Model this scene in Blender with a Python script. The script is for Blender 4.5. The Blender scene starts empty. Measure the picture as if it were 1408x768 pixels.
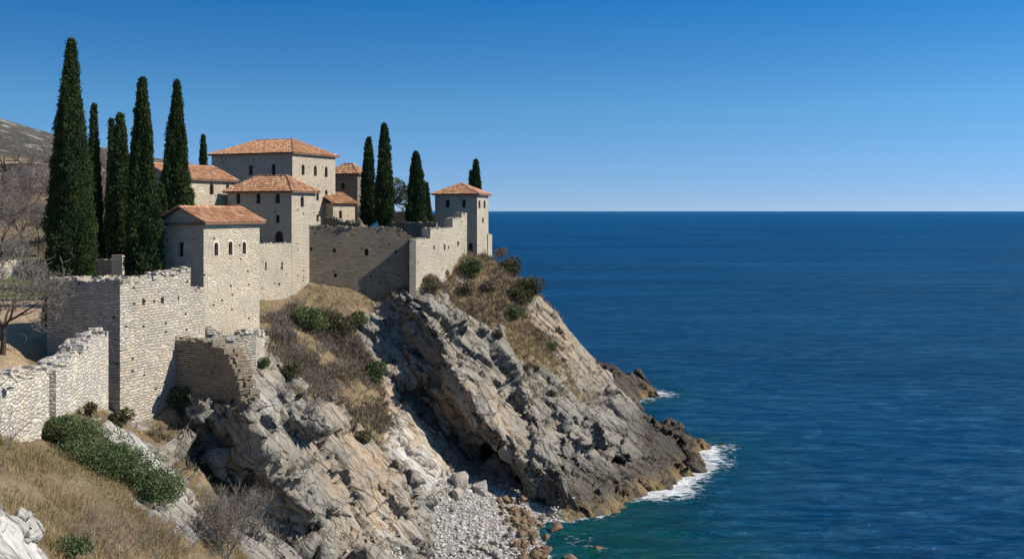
import bpy, math, random
import numpy as np
from mathutils import Vector
from mathutils.geometry import tessellate_polygon
import bmesh, time
T0 = time.time()
rng = np.random.default_rng(7)
random.seed(7)
scene = bpy.context.scene
C = scene.collection
CH, FP = 26.0, 1369.0                 # camera height above the sea, focal length in photo pixels
SUN = np.array([0.776, -0.03, 0.63]); SUN /= np.linalg.norm(SUN)

def P(u, v, Y):                       # a point seen at photo pixel (u, v) standing Y metres away
    return np.array([(u-704)/FP*Y, Y, CH-(v-290)/FP*Y])

# ------------------------------------------------------------------ mesh helpers
def link(name, me, mat=None, parent=None, smooth=False):
    o = bpy.data.objects.new(name, me); C.objects.link(o)
    if mat is not None:
        for m in (mat if isinstance(mat, (list, tuple)) else [mat]): me.materials.append(m)
    if parent is not None:
        o.parent = parent
    if smooth: me.shade_smooth()
    return o

def np_mesh(name, V, F, attrs=None, smooth=False, uv=None):
    """V (n,3), F (m,k) numpy with k = 3 or 4"""
    me = bpy.data.meshes.new(name)
    V = np.asarray(V, np.float32); F = np.asarray(F, np.int32)
    m, k = F.shape
    me.vertices.add(len(V)); me.vertices.foreach_set('co', V.ravel())
    me.loops.add(m*k); me.loops.foreach_set('vertex_index', F.ravel())
    me.polygons.add(m); me.polygons.foreach_set('loop_start', np.arange(0, m*k, k, dtype=np.int32))
    me.update(calc_edges=True)
    if attrs:
        for nme, a in attrs.items():
            at = me.attributes.new(nme, 'FLOAT', 'POINT'); at.data.foreach_set('value', np.asarray(a, np.float32))
    me.validate()
    if smooth: me.shade_smooth()
    return me

class MB:
    def __init__(s): s.v = []; s.f = []; s.m = []
    def add(s, V, F, mi=0):
        b = len(s.v); s.v.extend([tuple(map(float, p)) for p in V])
        s.f.extend([tuple(int(i)+b for i in f) for f in F]); s.m.extend([mi]*len(F))
    def box(s, c, sx, sy, sz, T=(1, 0, 0), jit=0, mi=0):
        T = np.array([T[0], T[1], 0.]); T /= np.linalg.norm(T); N = np.array([-T[1], T[0], 0]); Z = np.array([0, 0, 1.])
        V = []
        for a in (-1, 1):
            for b in (-1, 1):
                for d in (-1, 1):
                    V.append(np.array(c)+T*a*sx/2+N*b*sy/2+Z*d*sz/2+(rng.uniform(-jit, jit, 3) if jit else 0))
        s.add(V, [(0, 1, 3, 2), (4, 6, 7, 5), (0, 4, 5, 1), (2, 3, 7, 6), (0, 2, 6, 4), (1, 5, 7, 3)], mi)
    def tube(s, pts, rad, n=5, cap=False):
        pts = [np.array(p, float) for p in pts]; rings = []
        for i, p in enumerate(pts):
            d = pts[min(i+1, len(pts)-1)]-pts[max(i-1, 0)]; d /= (np.linalg.norm(d)+1e-9)
            a = np.cross(d, [0.31, 0.9, 0.22]); a /= np.linalg.norm(a); b = np.cross(d, a)
            rings.append([p+(a*math.cos(q*2*math.pi/n)+b*math.sin(q*2*math.pi/n))*rad[i] for q in range(n)])
        V = [q for r in rings for q in r]; F = []
        for i in range(len(pts)-1):
            for q in range(n):
                F.append((i*n+q, i*n+(q+1) % n, (i+1)*n+(q+1) % n, (i+1)*n+q))
        if cap: F.append(tuple(range(n))[::-1]); F.append(tuple((len(pts)-1)*n+q for q in range(n)))
        s.add(V, F)
    def build(s, name, mat, parent=None, uv=True, smooth=False, org=None):
        me = bpy.data.meshes.new(name)
        V = np.array(s.v, float)
        if parent is not None and org is None: org = WLOC.get(parent.name, np.zeros(3))
        if org is None: org = np.zeros(3)
        me.from_pydata([tuple(p) for p in (V-org)], [], s.f)
        me.update()
        if uv: auto_uv(me, org)
        if any(s.m):
            me.polygons.foreach_set('material_index', s.m)
        o = link(name, me, mat, parent, smooth)
        if parent is None: o.location = org
        elif name in WLOC or True: WLOC[o.name] = org
        return o

WLOC = {}
def auto_uv(me, org):
    uvl = me.uv_layers.new(name='uv')
    n = len(me.polygons)
    nor = np.zeros(n*3); me.polygons.foreach_get('normal', nor); nor = nor.reshape(-1, 3)
    lt = np.zeros(n, int); me.polygons.foreach_get('loop_total', lt)
    li = np.zeros(len(me.loops), int); me.loops.foreach_get('vertex_index', li)
    co = np.zeros(len(me.vertices)*3); me.vertices.foreach_get('co', co); co = co.reshape(-1, 3)+org
    p = co[li]; N = np.repeat(nor, lt, axis=0)
    flat = np.abs(N[:, 2]) > 0.75
    h = np.hypot(N[:, 0], N[:, 1])+1e-9
    tx, ty = -N[:, 1]/h, N[:, 0]/h
    u = p[:, 0]*tx+p[:, 1]*ty+np.floor(np.arctan2(ty, tx)*3)*13.7; v = p[:, 2]
    u = np.where(flat, p[:, 0], u); v = np.where(flat, p[:, 1], v)
    uvl.data.foreach_set('uv', np.stack([u, v], 1).astype(np.float32).ravel())

def tag(o, label=None, cat=None, group=None, kind=None):
    if label: o['label'] = label
    if cat: o['category'] = cat
    if group: o['group'] = group
    if kind: o['kind'] = kind
    return o
def thing(name, label, cat, loc=(0, 0, 0), group=None):
    o = bpy.data.objects.new(name, None); C.objects.link(o); o.location = tuple(map(float, loc))
    o.empty_display_size = .5
    WLOC[o.name] = np.array(loc, float)
    return tag(o, label, cat, group)
def copy_tree(o, loc, rotz=0, scale=(1, 1, 1), label=None):
    r = o.copy(); C.objects.link(r); r.location = tuple(map(float, loc)); r.rotation_euler = (0, 0, rotz); r.scale = scale
    if label: r['label'] = label
    for ch in list(o.children):
        c = ch.copy(); C.objects.link(c); c.parent = r
        for g in list(ch.children):
            d = g.copy(); C.objects.link(d); d.parent = c
    return r

# ------------------------------------------------------------------ noise in numpy
TN = rng.random((64, 64, 64)).astype(np.float32)
TG = rng.uniform(-1, 1, (64, 64, 64, 3)).astype(np.float32)
def vnoise(p):
    i = np.floor(p).astype(np.int32); f = (p-i).astype(np.float32); f = f*f*(3-2*f)
    x0, y0, z0 = (i[:, k] & 63 for k in range(3)); x1, y1, z1 = (x0+1) & 63, (y0+1) & 63, (z0+1) & 63
    fx, fy, fz = f[:, 0], f[:, 1], f[:, 2]
    a = TN[x0, y0, z0]*(1-fx)+TN[x1, y0, z0]*fx; b = TN[x0, y1, z0]*(1-fx)+TN[x1, y1, z0]*fx
    c = TN[x0, y0, z1]*(1-fx)+TN[x1, y0, z1]*fx; d = TN[x0, y1, z1]*(1-fx)+TN[x1, y1, z1]*fx
    return ((a*(1-fy)+b*fy)*(1-fz)+(c*(1-fy)+d*fy)*fz)*2-1
def fbm(p, o=4, g=.5):
    r = 0; a = 1; s = 0
    for k in range(o):
        r = r+a*vnoise(p*(2**k)+17.3*k); s += a; a *= g
    return r/s
def facet(q, tilt=.8):
    """tilted flat facets with steps between them"""
    b = np.floor(q-.5).astype(np.int32)
    best = np.full(len(q), 9e9, np.float32); val = np.zeros(len(q), np.float32); sec = best.copy(); cid = np.zeros(len(q), np.int64)
    for dx in (0, 1):
        for dy in (0, 1):
            for dz in (0, 1):
                c = b+np.array([dx, dy, dz]); i, j, k = c[:, 0] & 63, c[:, 1] & 63, c[:, 2] & 63
                G = TG[i, j, k]; H = TG[(i+7) & 63, (j+31) & 63, (k+3) & 63]
                d = (q-(c+.5+.42*G)).astype(np.float32); dd = (d*d).sum(1)
                vv = TN[i, j, k]*2-1+tilt*(d*H).sum(1)
                m = dd < best; sec = np.where(m, best, np.minimum(sec, dd)); val = np.where(m, vv, val); cid = np.where(m, (c[:, 0]+2000)*16000000+(c[:, 1]+2000)*4000+c[:, 2]+2000, cid); best = np.where(m, dd, best)
    return val, np.sqrt(sec)-np.sqrt(best), cid
NS = np.array([0.70, -0.28, 0.66]); NS /= np.linalg.norm(NS)           # bedding plane normal
A1 = np.cross(NS, [0, 1, 0]); A1 /= np.linalg.norm(A1); A2 = np.cross(NS, A1)
def strata(p, along, across, warp=.6):
    p = p+warp*np.stack([vnoise(p*.22+3), vnoise(p*.22+41), vnoise(p*.22+77)], 1)
    return np.stack([p@A1/along, p@A2/(across*1.5), p@NS/across], 1)
def smooth_n(N, F, it):
    for _ in range(it):
        f = N[F].sum(1); M_ = np.zeros_like(N)
        for k in range(4):
            for c in range(3): M_[:, c] += np.bincount(F[:, k], f[:, c], len(N))
        N = M_/(np.linalg.norm(M_, axis=1)[:, None]+1e-9)
    return N
def planar(V, N, q, w, strength, lim, tilt=.25, off=.2, split=False):
    """flatten the surface cell by cell into planes, each slightly tilted and shifted"""
    _, e, cid = facet(q)
    # split a cell that wraps round an edge of the massif into its main directions
    o = ((N@A2 > 0).astype(np.int64)+2*(N@NS > .35)) if split else 0
    u, inv = np.unique(cid*4+o, return_inverse=True); n = np.maximum(np.bincount(inv, minlength=len(u)), 1)
    c = np.stack([np.bincount(inv, V[:, k], len(u))/n for k in range(3)], 1)
    m = np.stack([np.bincount(inv, N[:, k], len(u))/n for k in range(3)], 1)
    m += rng.normal(scale=tilt, size=m.shape); m /= np.linalg.norm(m, axis=1)[:, None]+1e-9
    c += m*rng.uniform(-off, off, len(u))[:, None]
    d = ((c[inv]-V)*m[inv]).sum(1)/np.maximum(.35, (N*m[inv]).sum(1))
    return V+N*(np.clip(d*strength, -lim, lim)*w)[:, None], e
def sstep(a, b, x): t = np.clip((x-a)/(b-a), 0, 1); return t*t*(3-2*t)

# ------------------------------------------------------------------ terrain control points: (u, v, Y, rock) or ('w', x, y, z, rock)
CP = []
def cp(u, v, Y, r=0): p = P(u, v, Y); CP.append((p[0], p[1], p[2], r))
def cw(x, y, z, r=0): CP.append((x, y, z, r))
for a in [(-30,60,18),(-40,60,18.3),(-28,75,18.4),(-45,80,18.6),(-35,92,18.8),(-50,92,19),(-25,66,18.3),(-24,75,18.8),(-27,90,20),
          (-24,100,22),(-20,106,22.5),(-15,103,21),(-12,108,22.5),(-8,113,22.5),(-10,122,21.5),(-25,125,24),(-60,100,22),(-52,115,25.5),
          (-50,145,30),(-40,130,26),(-30,135,25),(-90,150,38),(-100,100,31),(-80,70,24),(-70,50,20),(-50,50,18),(-27,50,17.9),(-32,42,18),(-26.5,54,18),
          (0,127,13),(2,120,15),(5,132,3),(-5,140,8),(10,127,2),(-8,150,4),(-20,150,17),(0,160,-4),(-12,170,-4),(-30,165,20),(22,127,-4)]: cw(*a, 0)
cp(0,515,50); cp(30,470,62); cp(40,440,72); cp(30,400,90); cp(120,400,90)
cp(30,250,128); cp(90,262,128); cp(150,285,126); cp(0,300,110); cp(60,330,100)
# outside foot of the walls, near side
for a in [(0,600,42,.1),(-60,620,40,0),(75,600,48,.2),(150,578,52,.3),(150,570,56,.3),(178,588,58.5,.6),(245,552,62,.2),(255,548,62,.1),(300,548,62,.3),(282,520,66,.3),
          (60,610,47,.1),(100,640,45,.1),(200,700,45,0),(240,700,48,.3),(280,768,46,.1),(130,768,36,0),(60,768,30,0),(0,690,33,0),(0,640,36,0),(150,680,42,0),
          (230,590,58,0),(265,630,57,0),(250,680,52,.2),(290,700,54,.3),(285,640,60,.6),(350,768,56,.5),(400,765,64,1),(430,775,62,1),(480,775,64,1),
          (345,535,64,.5),(372,505,70,.7),(362,475,72,.6),(330,470,69,.5),(400,545,72,.5),(440,570,72,.4),(480,610,74,.2),(510,670,73,.8),
          (380,440,84,0),(365,430,88,0),(430,427,95,0),(500,422,95.5,0),(450,470,90,0),(430,500,84,0),(480,520,86,.1),(440,545,80,.1),
          (500,560,84,.1),(540,565,88,.2),(560,600,87,1),(530,600,82,.1),(500,620,77,.1),(540,650,76,.1),(580,625,86,1),(540,505,94,.6),(522,480,95.5,.5),(495,480,92,.1),
          (557,500,96,1),(568,408,97.3,.9)]: cp(*a)
# beach
for a in [(600,625,92,.9),(620,640,91,.5),(660,672,87,0),(700,690,85.3,0),(735,702,84.2,0),(610,700,80,.2),(600,725,76,0),(650,700,81,0),(700,730,78,0),(738,740,78.5,0),
          (775,768,74.6,0),(720,768,74,0),(660,768,73,0),(600,768,72,0),(555,768,71,.3),(580,680,80,1),(600,650,84,1),(645,665,86,.6)]: cp(*a)
for a in [(4,70,-1.2),(-4,68,.2),(0,60,-1.5),(-6,60,1),(-8,55,.5),(6,78,-1.6),(10,83.5,-2.4),(20,90,-4),(30,108,-5),(25,70,-6),(10,60,-5),(5,45,-4),
          (-9,38,6),(-4,45,1),(0,40,-2),(-10,30,11),(-6,20,13),(0,30,3),(-10,15,17),(-5,5,18),(0,2,20),(0,15,10),(12,0,8),(20,10,-3),(10,30,-3),
          (30,90,-6),(28,118,-5),(35,60,-8),(16,104,-2),(20,101,-4),(35,130,-8),(30,150,-8)]: cw(*a, 0)
# headland: top, lip, foot of the dark face, long slope to the water
for a in [(572,402,98.2,.6),(600,385,101,.1),(642,354,108,.1),(652,356,112,.2),(674,356,116,.3),(700,378,112,.2),(740,415,112,.6),(780,455,112,.8),(820,495,112,1),(870,560,111.5,1),
          (920,587,111,1),(960,602,111,1),(620,412,104,.2),(650,440,103,.1),(700,440,106,.05),(680,455,102,.2),(720,480,103,.1),(740,500,100,.6),(770,500,106,.4),(800,560,98,1),(860,620,96,1),(640,485,98,.9),(690,520,97,.9),
          (605,495,95.3,1),(650,556,91.6,1),(715,622,87.6,1),(700,560,94,1),(760,620,91,1),(800,680,87.2,1),(760,685,86,1),
          (604,600,94,1),(650,648,89.6,1),(706,682,85.6,.8),(625,560,93.2,1),(680,640,87.4,1),(590,560,95.6,1),
          (850,684,89.6,1),(915,676,92.2,1),(905,645,97,1),(900,610,101,1),(940,645,99.6,1),(950,612,108,1)]: cp(*a)
cw(-11.4,96.8,12.6,.9); cw(-11.8,95.2,11.2,.8); cw(-13.2,94.5,12.2,.5); cw(-10.8,93.6,9.6,1); cw(-13,96.5,14,.4); cw(-10.6,96,12,1); cw(6.5,83.4,-1.2,1); cw(12,88,-2,1); cw(17,92,-2.5,1); cw(23.6,111,-1.5,1); cw(19,99,-2,1); cw(19,116,-2,1); cw(14,118,0,1)
CP = np.array(CP)
def rbf_fit(xy, val, lam=.02):
    D = np.linalg.norm(xy[:, None]-xy[None], axis=2); n = len(xy)
    K = np.zeros((n+3, n+3)); K[:n, :n] = D-lam*np.eye(n)*-1*-1; K[:n, n] = 1; K[n, :n] = 1
    K[:n, n+1:] = xy; K[n+1:, :n] = xy.T
    return np.linalg.solve(K, np.concatenate([val, [0, 0, 0]]))
WH = rbf_fit(CP[:, :2], CP[:, 2], .1); WR = rbf_fit(CP[:, :2], CP[:, 3], 0)
def rbf_eval(W, X, Y):
    r = W[-3]+W[-2]*X+W[-1]*Y
    for (cx, cy, _, _), w in zip(CP, W[:-3]): r = r+w*np.sqrt((X-cx)**2+(Y-cy)**2)
    return r

# rock masses as convex hulls of world points
HULLS = []
def hull(pts, grow=.1):
    bm = bmesh.new()
    for p in pts: bm.verts.new(tuple(p))
    bmesh.ops.convex_hull(bm, input=bm.verts[:])
    pl = []
    for f in bm.faces:
        n = np.array(f.normal); c = np.array(f.calc_center_median())
        if np.linalg.norm(n) > .5: pl.append(np.append(n, -n@c))
    a = np.array([tuple(p) for p in pts]); ctr = a.mean(0)
    pl = [p if p[:3]@ctr+p[3] < 0 else -p for p in pl]
    HULLS.append((np.array(pl), a.min(0)-2.5, a.max(0)+2.5, grow)); bm.free()
W = np.array
# spur boulder, overhanging a dark hollow
hull([P(332,556,64),P(300,600,64.5),P(303,652,63.5),P(345,697,62),P(425,748,62),P(452,746,64),P(484,690,66.5),P(497,655,69),P(452,598,70),P(400,552,70),P(370,620,60.8),P(425,655,61.3),P(440,700,61.6),
      W([-15,73,10]),W([-12.5,75,9]),W([-13,76,2]),W([-12,70,1.5])])
hull([P(360,520,66),P(400,545,68),P(440,585,68),P(452,600,70),P(350,545,66),W([-15,74,12]),W([-13,73,11]),W([-14,70,8]),P(330,500,68)])
hull([P(318,478,66.5),P(352,474,67.5),P(372,478,71),P(386,522,70),P(350,535,65),P(322,512,65),W([-19,72,12]),W([-15,74,11])])
hull([P(250,553,62.6),P(300,552,60.2),P(322,556,58.3),P(338,556,57.4),P(350,560,60),P(340,600,58.6),P(300,612,59.5),P(285,600,60.5),P(262,580,62),W([-18,68,12]),W([-20.5,66,12]),W([-17,67,9])], .3)
hull([P(334,530,62.5),P(348,500,66),P(372,480,71),P(352,565,60),P(341,556,59.6),P(380,530,67),P(362,505,67),W([-16.5,70,12]),W([-18.5,68,12])], .2)
# ochre pillar and pale slabs right of it
hull([P(447,590,72),P(470,605,71.5),P(500,650,71),P(512,700,70),P(505,768,68),P(462,775,66),P(480,690,67.5),W([-12,78,9]),W([-10,79,7]),W([-9.5,76,1])])
hull([P(505,690,71.5),P(530,700,71),P(535,775,69.5),P(492,775,68),P(505,730,69),W([-8.5,77,5]),W([-7.5,76,1])])
hull([P(545,652,73),P(584,664,73.5),P(588,700,72.5),P(577,775,70.5),P(512,775,68.5),P(522,700,70.3),W([-8,78.5,6]),W([-6.8,78.5,4.6]),W([-6.5,76,0])])
# pale cliff steps between gully and beach
hull([P(520,560,88),P(560,555,91),P(578,590,90),P(588,640,86),P(560,650,83),P(530,620,83),W([-11,94,8]),W([-8.4,95,7]),W([-8,92,2])])
hull([P(585,630,87),P(612,650,88),P(632,672,85),P(640,690,83.5),P(625,715,80),P(590,720,78),P(570,680,78.5),W([-8,90,5]),W([-6.3,91,3.4]),W([-8,82,1])])
hull([P(540,600,85),P(585,640,85),P(575,680,81),P(540,650,79),W([-10.5,90,7]),W([-9,90,6])])
# headland ribs
hull([P(568,402,95.6),P(576,401,96.6),P(590,450,93.8),P(604,490,92.8),P(652,553,90.2),P(716,620,86.6),P(640,500,94.4),P(590,560,96),P(630,610,92.6),P(690,655,88.6),P(690,480,99),P(640,440,101),W([-3,97,8]),W([1,94,4]),W([-6,99,15])])
hull([P(770,585,93),P(750,640,88),P(743,692,86.9),P(758,706,85.3),P(800,711,84.2),P(838,684,88.3),P(812,600,92),W([5,98,6]),W([9,96,3]),W([6,92,-1])])
hull([P(795,520,103),P(840,545,104),P(900,640,97.6),P(925,672,93),P(880,684,91),P(830,600,96),W([12,108,4]),W([6,104,9])])
hull([P(865,560,108),P(905,590,107),P(942,640,100.6),P(930,655,98.6),P(880,610,103),W([14,112,3]),W([17,110,0]),W([13,106,0])])
hull([P(912,590,111),P(925,584,112),P(945,598,111.5),P(960,612,111.5),P(950,628,107),P(925,625,106.5),W([17,113,-1]),W([15,110,3])], .35)
hull([P(950,600,112),P(966,602,112),P(985,610,111.8),P(975,618,109),P(955,618,109.5),W([21,114,-1])], .3)
hull([P(905,612,104),P(925,618,104),P(946,640,101),P(935,648,99.6),P(915,640,100)], .35)
hull([P(885,630,99),P(905,640,98.5),P(925,672,94.5),P(905,678,92.6),P(880,660,95)], .35)
hull([P(826,498,144),P(848,512,143),P(872,526,140),P(884,546,139.5),P(858,553,137),P(838,550,138),W([10,146,2]),W([14,150,-1]),W([9,135,-1]),W([9,130,3])], .5)
hull([P(866,522,143),P(880,519,143.5),P(895,528,142),P(907,542,141),P(885,547,140),W([17,147,-1])], .4)
# white outcrops in the near slope
hull([P(-60,680,30),P(0,664,30),P(38,672,31),P(68,708,31.5),P(86,748,31.5),P(70,800,29),P(-30,810,27),P(10,735,29)])
hull([P(140,590,50),P(172,583,53),P(200,610,52),P(236,668,49),P(225,676,47.5),P(180,640,47.5),P(150,610,48),W([-19,53,12]),W([-17.5,50,11])])
hull([P(188,585,55),P(205,590,56),P(245,640,54),P(255,672,52),P(236,668,50.5),P(205,625,52),W([-18,57,12])])
hull([P(232,690,48.5),P(262,700,49.5),P(278,735,49),P(262,738,47.5),P(240,722,47),W([-15.5,51,9])])
hull([P(335,722,56),P(385,745,58),P(420,775,58),P(300,780,53),W([-14,62,5])])

CARVE0, CARVE1 = [], []
def carve(lst, pts): hull(pts); lst.append(HULLS.pop())
carve(CARVE0, [P(283,612,62),P(272,640,60),P(268,690,57),P(300,735,58),P(345,752,59),P(430,785,60),P(462,765,62),P(318,610,68),P(320,650,69),P(360,705,68),P(455,745,69),P(330,640,60)])
carve(CARVE1, [P(592,632,90.5),P(590,598,92.5),P(650,628,88.6),P(706,668,84.2),P(748,716,82.6),P(752,684,84.4),P(700,700,83),W([-6.8,99.5,4.2]),W([-2,95.5,4.3]),W([4.6,91,2.2]),W([4.2,91,.2]),W([-6.6,99,2.6])])
carve(CARVE1, [P(846,622,92.4),P(834,692,87),P(866,694,86.5),P(850,640,97),P(846,690,93)])
carve(CARVE1, [P(764,585,92.5),P(744,690,85),P(757,700,84.4),P(772,600,91.5),P(764,600,97),P(750,690,91)])
carve(CARVE1, [P(712,530,93),P(716,600,87.2),P(728,606,87),P(724,540,93.5),P(722,570,96)])
carve(CARVE1, [P(648,505,94.5),P(625,590,91.5),P(634,590,91.5),P(655,500,95),P(640,550,95.5)])
X0, X1, Y0, Y1, Z0, Z1, HS = -74., 34., 10., 158., -4., 40., .45
gx = np.arange(X0, X1, HS); gy = np.arange(Y0, Y1, HS); gz = np.arange(Z0, Z1, HS)
GX, GY = np.meshgrid(gx, gy, indexing='ij')
HM = rbf_eval(WH, GX, GY)
HM += .35*fbm(np.stack([GX.ravel()*.12, GY.ravel()*.12, GX.ravel()*0], 1), 3).reshape(GX.shape)
RM = np.clip(rbf_eval(WR, GX, GY), 0, 1)
hx, hy = np.gradient(HM, HS); SL = np.sqrt(1+hx**2+hy**2)
Fg = ((gz[None, None, :]-HM[:, :, None])/SL[:, :, None]).astype(np.float32)
RG = np.repeat(RM[:, :, None].astype(np.float32), len(gz), 2)
def hull_field(pl, lo, hi, g_=0):
    a = [max(0, int((lo[k]-s)/HS)) for k, s in enumerate((X0, Y0, Z0))]
    b = [int((hi[k]-s)/HS)+2 for k, s in enumerate((X0, Y0, Z0))]
    sx, sy, sz = gx[a[0]:b[0]], gy[a[1]:b[1]], gz[a[2]:b[2]]
    Q = np.stack(np.meshgrid(sx, sy, sz, indexing='ij'), -1); d = None
    for p in pl:
        e = Q@p[:3]+p[3]
        if d is None: d = e
        else: h = np.clip(.5+.5*(e-d)/.4, 0, 1); d = d*(1-h)+e*h+.4*h*(1-h)     # slightly rounded edges
    return (slice(a[0], a[0]+len(sx)), slice(a[1], a[1]+len(sy)), slice(a[2], a[2]+len(sz))), d
for c_ in CARVE0:
    sl, d = hull_field(*c_); RG[sl] = np.maximum(RG[sl], np.where(d < .6, 1., 0)); Fg[sl] = np.maximum(Fg[sl], -d)
for k_, h_ in enumerate(HULLS):
    sl, d = hull_field(*h_); d = d-h_[3]
    RG[sl] = np.maximum(RG[sl], np.where(d < .5, 1., 0)*np.where(Fg[sl] > -.6, 1, 0)); Fg[sl] = np.minimum(Fg[sl], d)
for c_ in CARVE1:
    sl, d = hull_field(*c_); d = d-.3; RG[sl] = np.maximum(RG[sl], np.where(d < .5, 1., 0)); Fg[sl] = np.maximum(Fg[sl], -d)
# flat floor: keep the field finite at the borders
def surface_nets(F):
    nx, ny, nz = F.shape
    S = F < 0
    cnt = np.zeros((nx-1, ny-1, nz-1), np.int8)
    for i in (0, 1):
        for j in (0, 1):
            for k in (0, 1): cnt += S[i:nx-1+i, j:ny-1+j, k:nz-1+k]
    act = np.argwhere((cnt > 0) & (cnt < 8))
    idx = -np.ones(cnt.shape, np.int32); idx[act[:, 0], act[:, 1], act[:, 2]] = np.arange(len(act))
    acc = np.zeros((len(act), 3)); num = np.zeros(len(act))
    cs = [(i, j, k) for i in (0, 1) for j in (0, 1) for k in (0, 1)]
    for c0 in cs:
        for ax in range(3):
            if c0[ax]: continue
            c1 = list(c0); c1[ax] = 1
            f0 = F[act[:, 0]+c0[0], act[:, 1]+c0[1], act[:, 2]+c0[2]]; f1 = F[act[:, 0]+c1[0], act[:, 1]+c1[1], act[:, 2]+c1[2]]
            m = (f0 < 0) != (f1 < 0); t = np.where(m, f0/(f0-f1+1e-12*(~m)), 0)
            p = np.tile(np.array(c0, float), (len(act), 1)); p[:, ax] += t
            acc += p*m[:, None]; num += m
    V = act+acc/num[:, None]
    Fs = []
    for ax in range(3):
        o1, o2 = [(1, 2), (2, 0), (0, 1)][ax]
        sh = list(F.shape); a = [slice(None)]*3; b = [slice(None)]*3
        a[ax] = slice(0, sh[ax]-1); b[ax] = slice(1, sh[ax])
        E = np.argwhere(S[tuple(a)] != S[tuple(b)])
        ok = (E[:, o1] > 0) & (E[:, o2] > 0) & (E[:, o1] < sh[o1]-1) & (E[:, o2] < sh[o2]-1); E = E[ok]
        ins = S[E[:, 0], E[:, 1], E[:, 2]]
        q = []
        for d1, d2 in ((-1, -1), (0, -1), (0, 0), (-1, 0)):
            e = E.copy(); e[:, o1] += d1; e[:, o2] += d2; q.append(idx[e[:, 0], e[:, 1], e[:, 2]])
        q = np.stack(q, 1); q[~ins] = q[~ins][:, ::-1]; Fs.append(q)
    return V, np.concatenate(Fs)
def vnormals(V, F):
    a = V[F[:, 2]]-V[F[:, 0]]; b = V[F[:, 3]]-V[F[:, 1]]; n = np.cross(a, b)
    N = np.zeros_like(V)
    for k in range(4):
        for c in range(3): N[:, c] += np.bincount(F[:, k], n[:, c], len(V))
    return N/(np.linalg.norm(N, axis=1)[:, None]+1e-9)
def subdivide(V, F, attrs):
    n = len(V); m = len(F)
    e = np.concatenate([F[:, [0, 1]], F[:, [1, 2]], F[:, [2, 3]], F[:, [3, 0]]]); e.sort(axis=1)
    key = e[:, 0].astype(np.int64)*n+e[:, 1]; uq, inv = np.unique(key, return_inverse=True)
    ea, eb = uq//n, uq % n
    out = [np.concatenate([A, (A[ea]+A[eb])/2, A[F].mean(1)]) for A in [V]+attrs]
    E = (inv+n).reshape(4, m); fc = np.arange(m)+n+len(uq)
    NF = np.concatenate([np.stack([F[:, k], E[k], fc, E[k-1]], 1) for k in range(4)])
    return out[0], NF, out[1:]
TV, TF = surface_nets(Fg)
print('coarse terrain', len(TV), time.time()-T0)
ii = np.clip(np.round(TV).astype(int), 0, np.array(Fg.shape)-1)
rock = RG[ii[:, 0], ii[:, 1], ii[:, 2]].astype(float)
TV = TV*HS+np.array([X0, Y0, Z0])
TN1 = vnormals(TV, TF)
if np.median(TN1[:, 2]) < 0: TF = TF[:, ::-1].copy(); TN1 = -TN1
# rock where steep or asked for
pebble = sstep(3.6, 2.2, TV[:, 2])*sstep(-11, -8, TV[:, 0])*sstep(67, 70, TV[:, 1])*sstep(.45, .75, TN1[:, 2])*sstep(5, 3, TV[:, 0])*sstep(93, 90, TV[:, 1])
nn = fbm(TV*.35, 3)
rk = np.clip(np.maximum(rock+.3*nn*(rock > .05), sstep(.62, .42, TN1[:, 2]+.15*nn)), 0, 1)
rk = sstep(.25, .6, rk)*(1-pebble)
rk *= 1-.8*sstep(.72, .88, TN1[:, 2]+.1*nn)*sstep(-.12, .12, fbm(TV*.3+50, 3))*sstep(6, 8, TV[:, 2])
# keep things calm under the walls
def wall_calm(p):
    d = np.zeros(len(p))
    return d
calm = np.where(TV[:, 1] < 57, .35, 1.)
TN1 = smooth_n(TN1, TF, 5)
TV, e0 = planar(TV, TN1, strata(TV+31, 13, 5., .4), rk*calm, .97, 1.8, .10, .8, True)
TV, TF, (rk, pebble) = subdivide(TV, TF, [rk, pebble]); calm = np.where(TV[:, 1] < 57, .45, 1.)
N2 = smooth_n(vnormals(TV, TF), TF, 8)
TV, e1 = planar(TV, N2, strata(TV, 8, 1.8, .25), rk*calm, .85, .7, .09, .24)
TV -= N2*(rk*calm*.25*sstep(.07, 0, e1))[:, None]
pw = TV+.5*np.stack([vnoise(TV*.3), vnoise(TV*.3+20), vnoise(TV*.3+40)], 1)
j1, je, _ = facet(np.stack([pw@A1/3.2, pw@A2/8., pw@NS/6.], 1)+5, .25)
TV += N2*(rk*calm*(.22*j1-.45*sstep(.035, 0, je)))[:, None]
TV, TF, (rk, pebble) = subdivide(TV, TF, [rk, pebble]); calm = np.where(TV[:, 1] < 57, .6, 1.)
N2 = smooth_n(vnormals(TV, TF), TF, 6)
TV, e2 = planar(TV, N2, strata(TV+7, 3.2, .6, .2), rk*calm, .85, .3, .12, .11)
TV += N2*(rk*calm*(-.07*sstep(.12, 0, e2)+.03*fbm(TV*2.5, 3))+(1-rk)*(1-pebble)*(.10*fbm(TV*1.1, 3)+.04*fbm(TV*4, 2)))[:, None]
N2 = vnormals(TV, TF)
print('terrain verts', len(TV), time.time()-T0)
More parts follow.
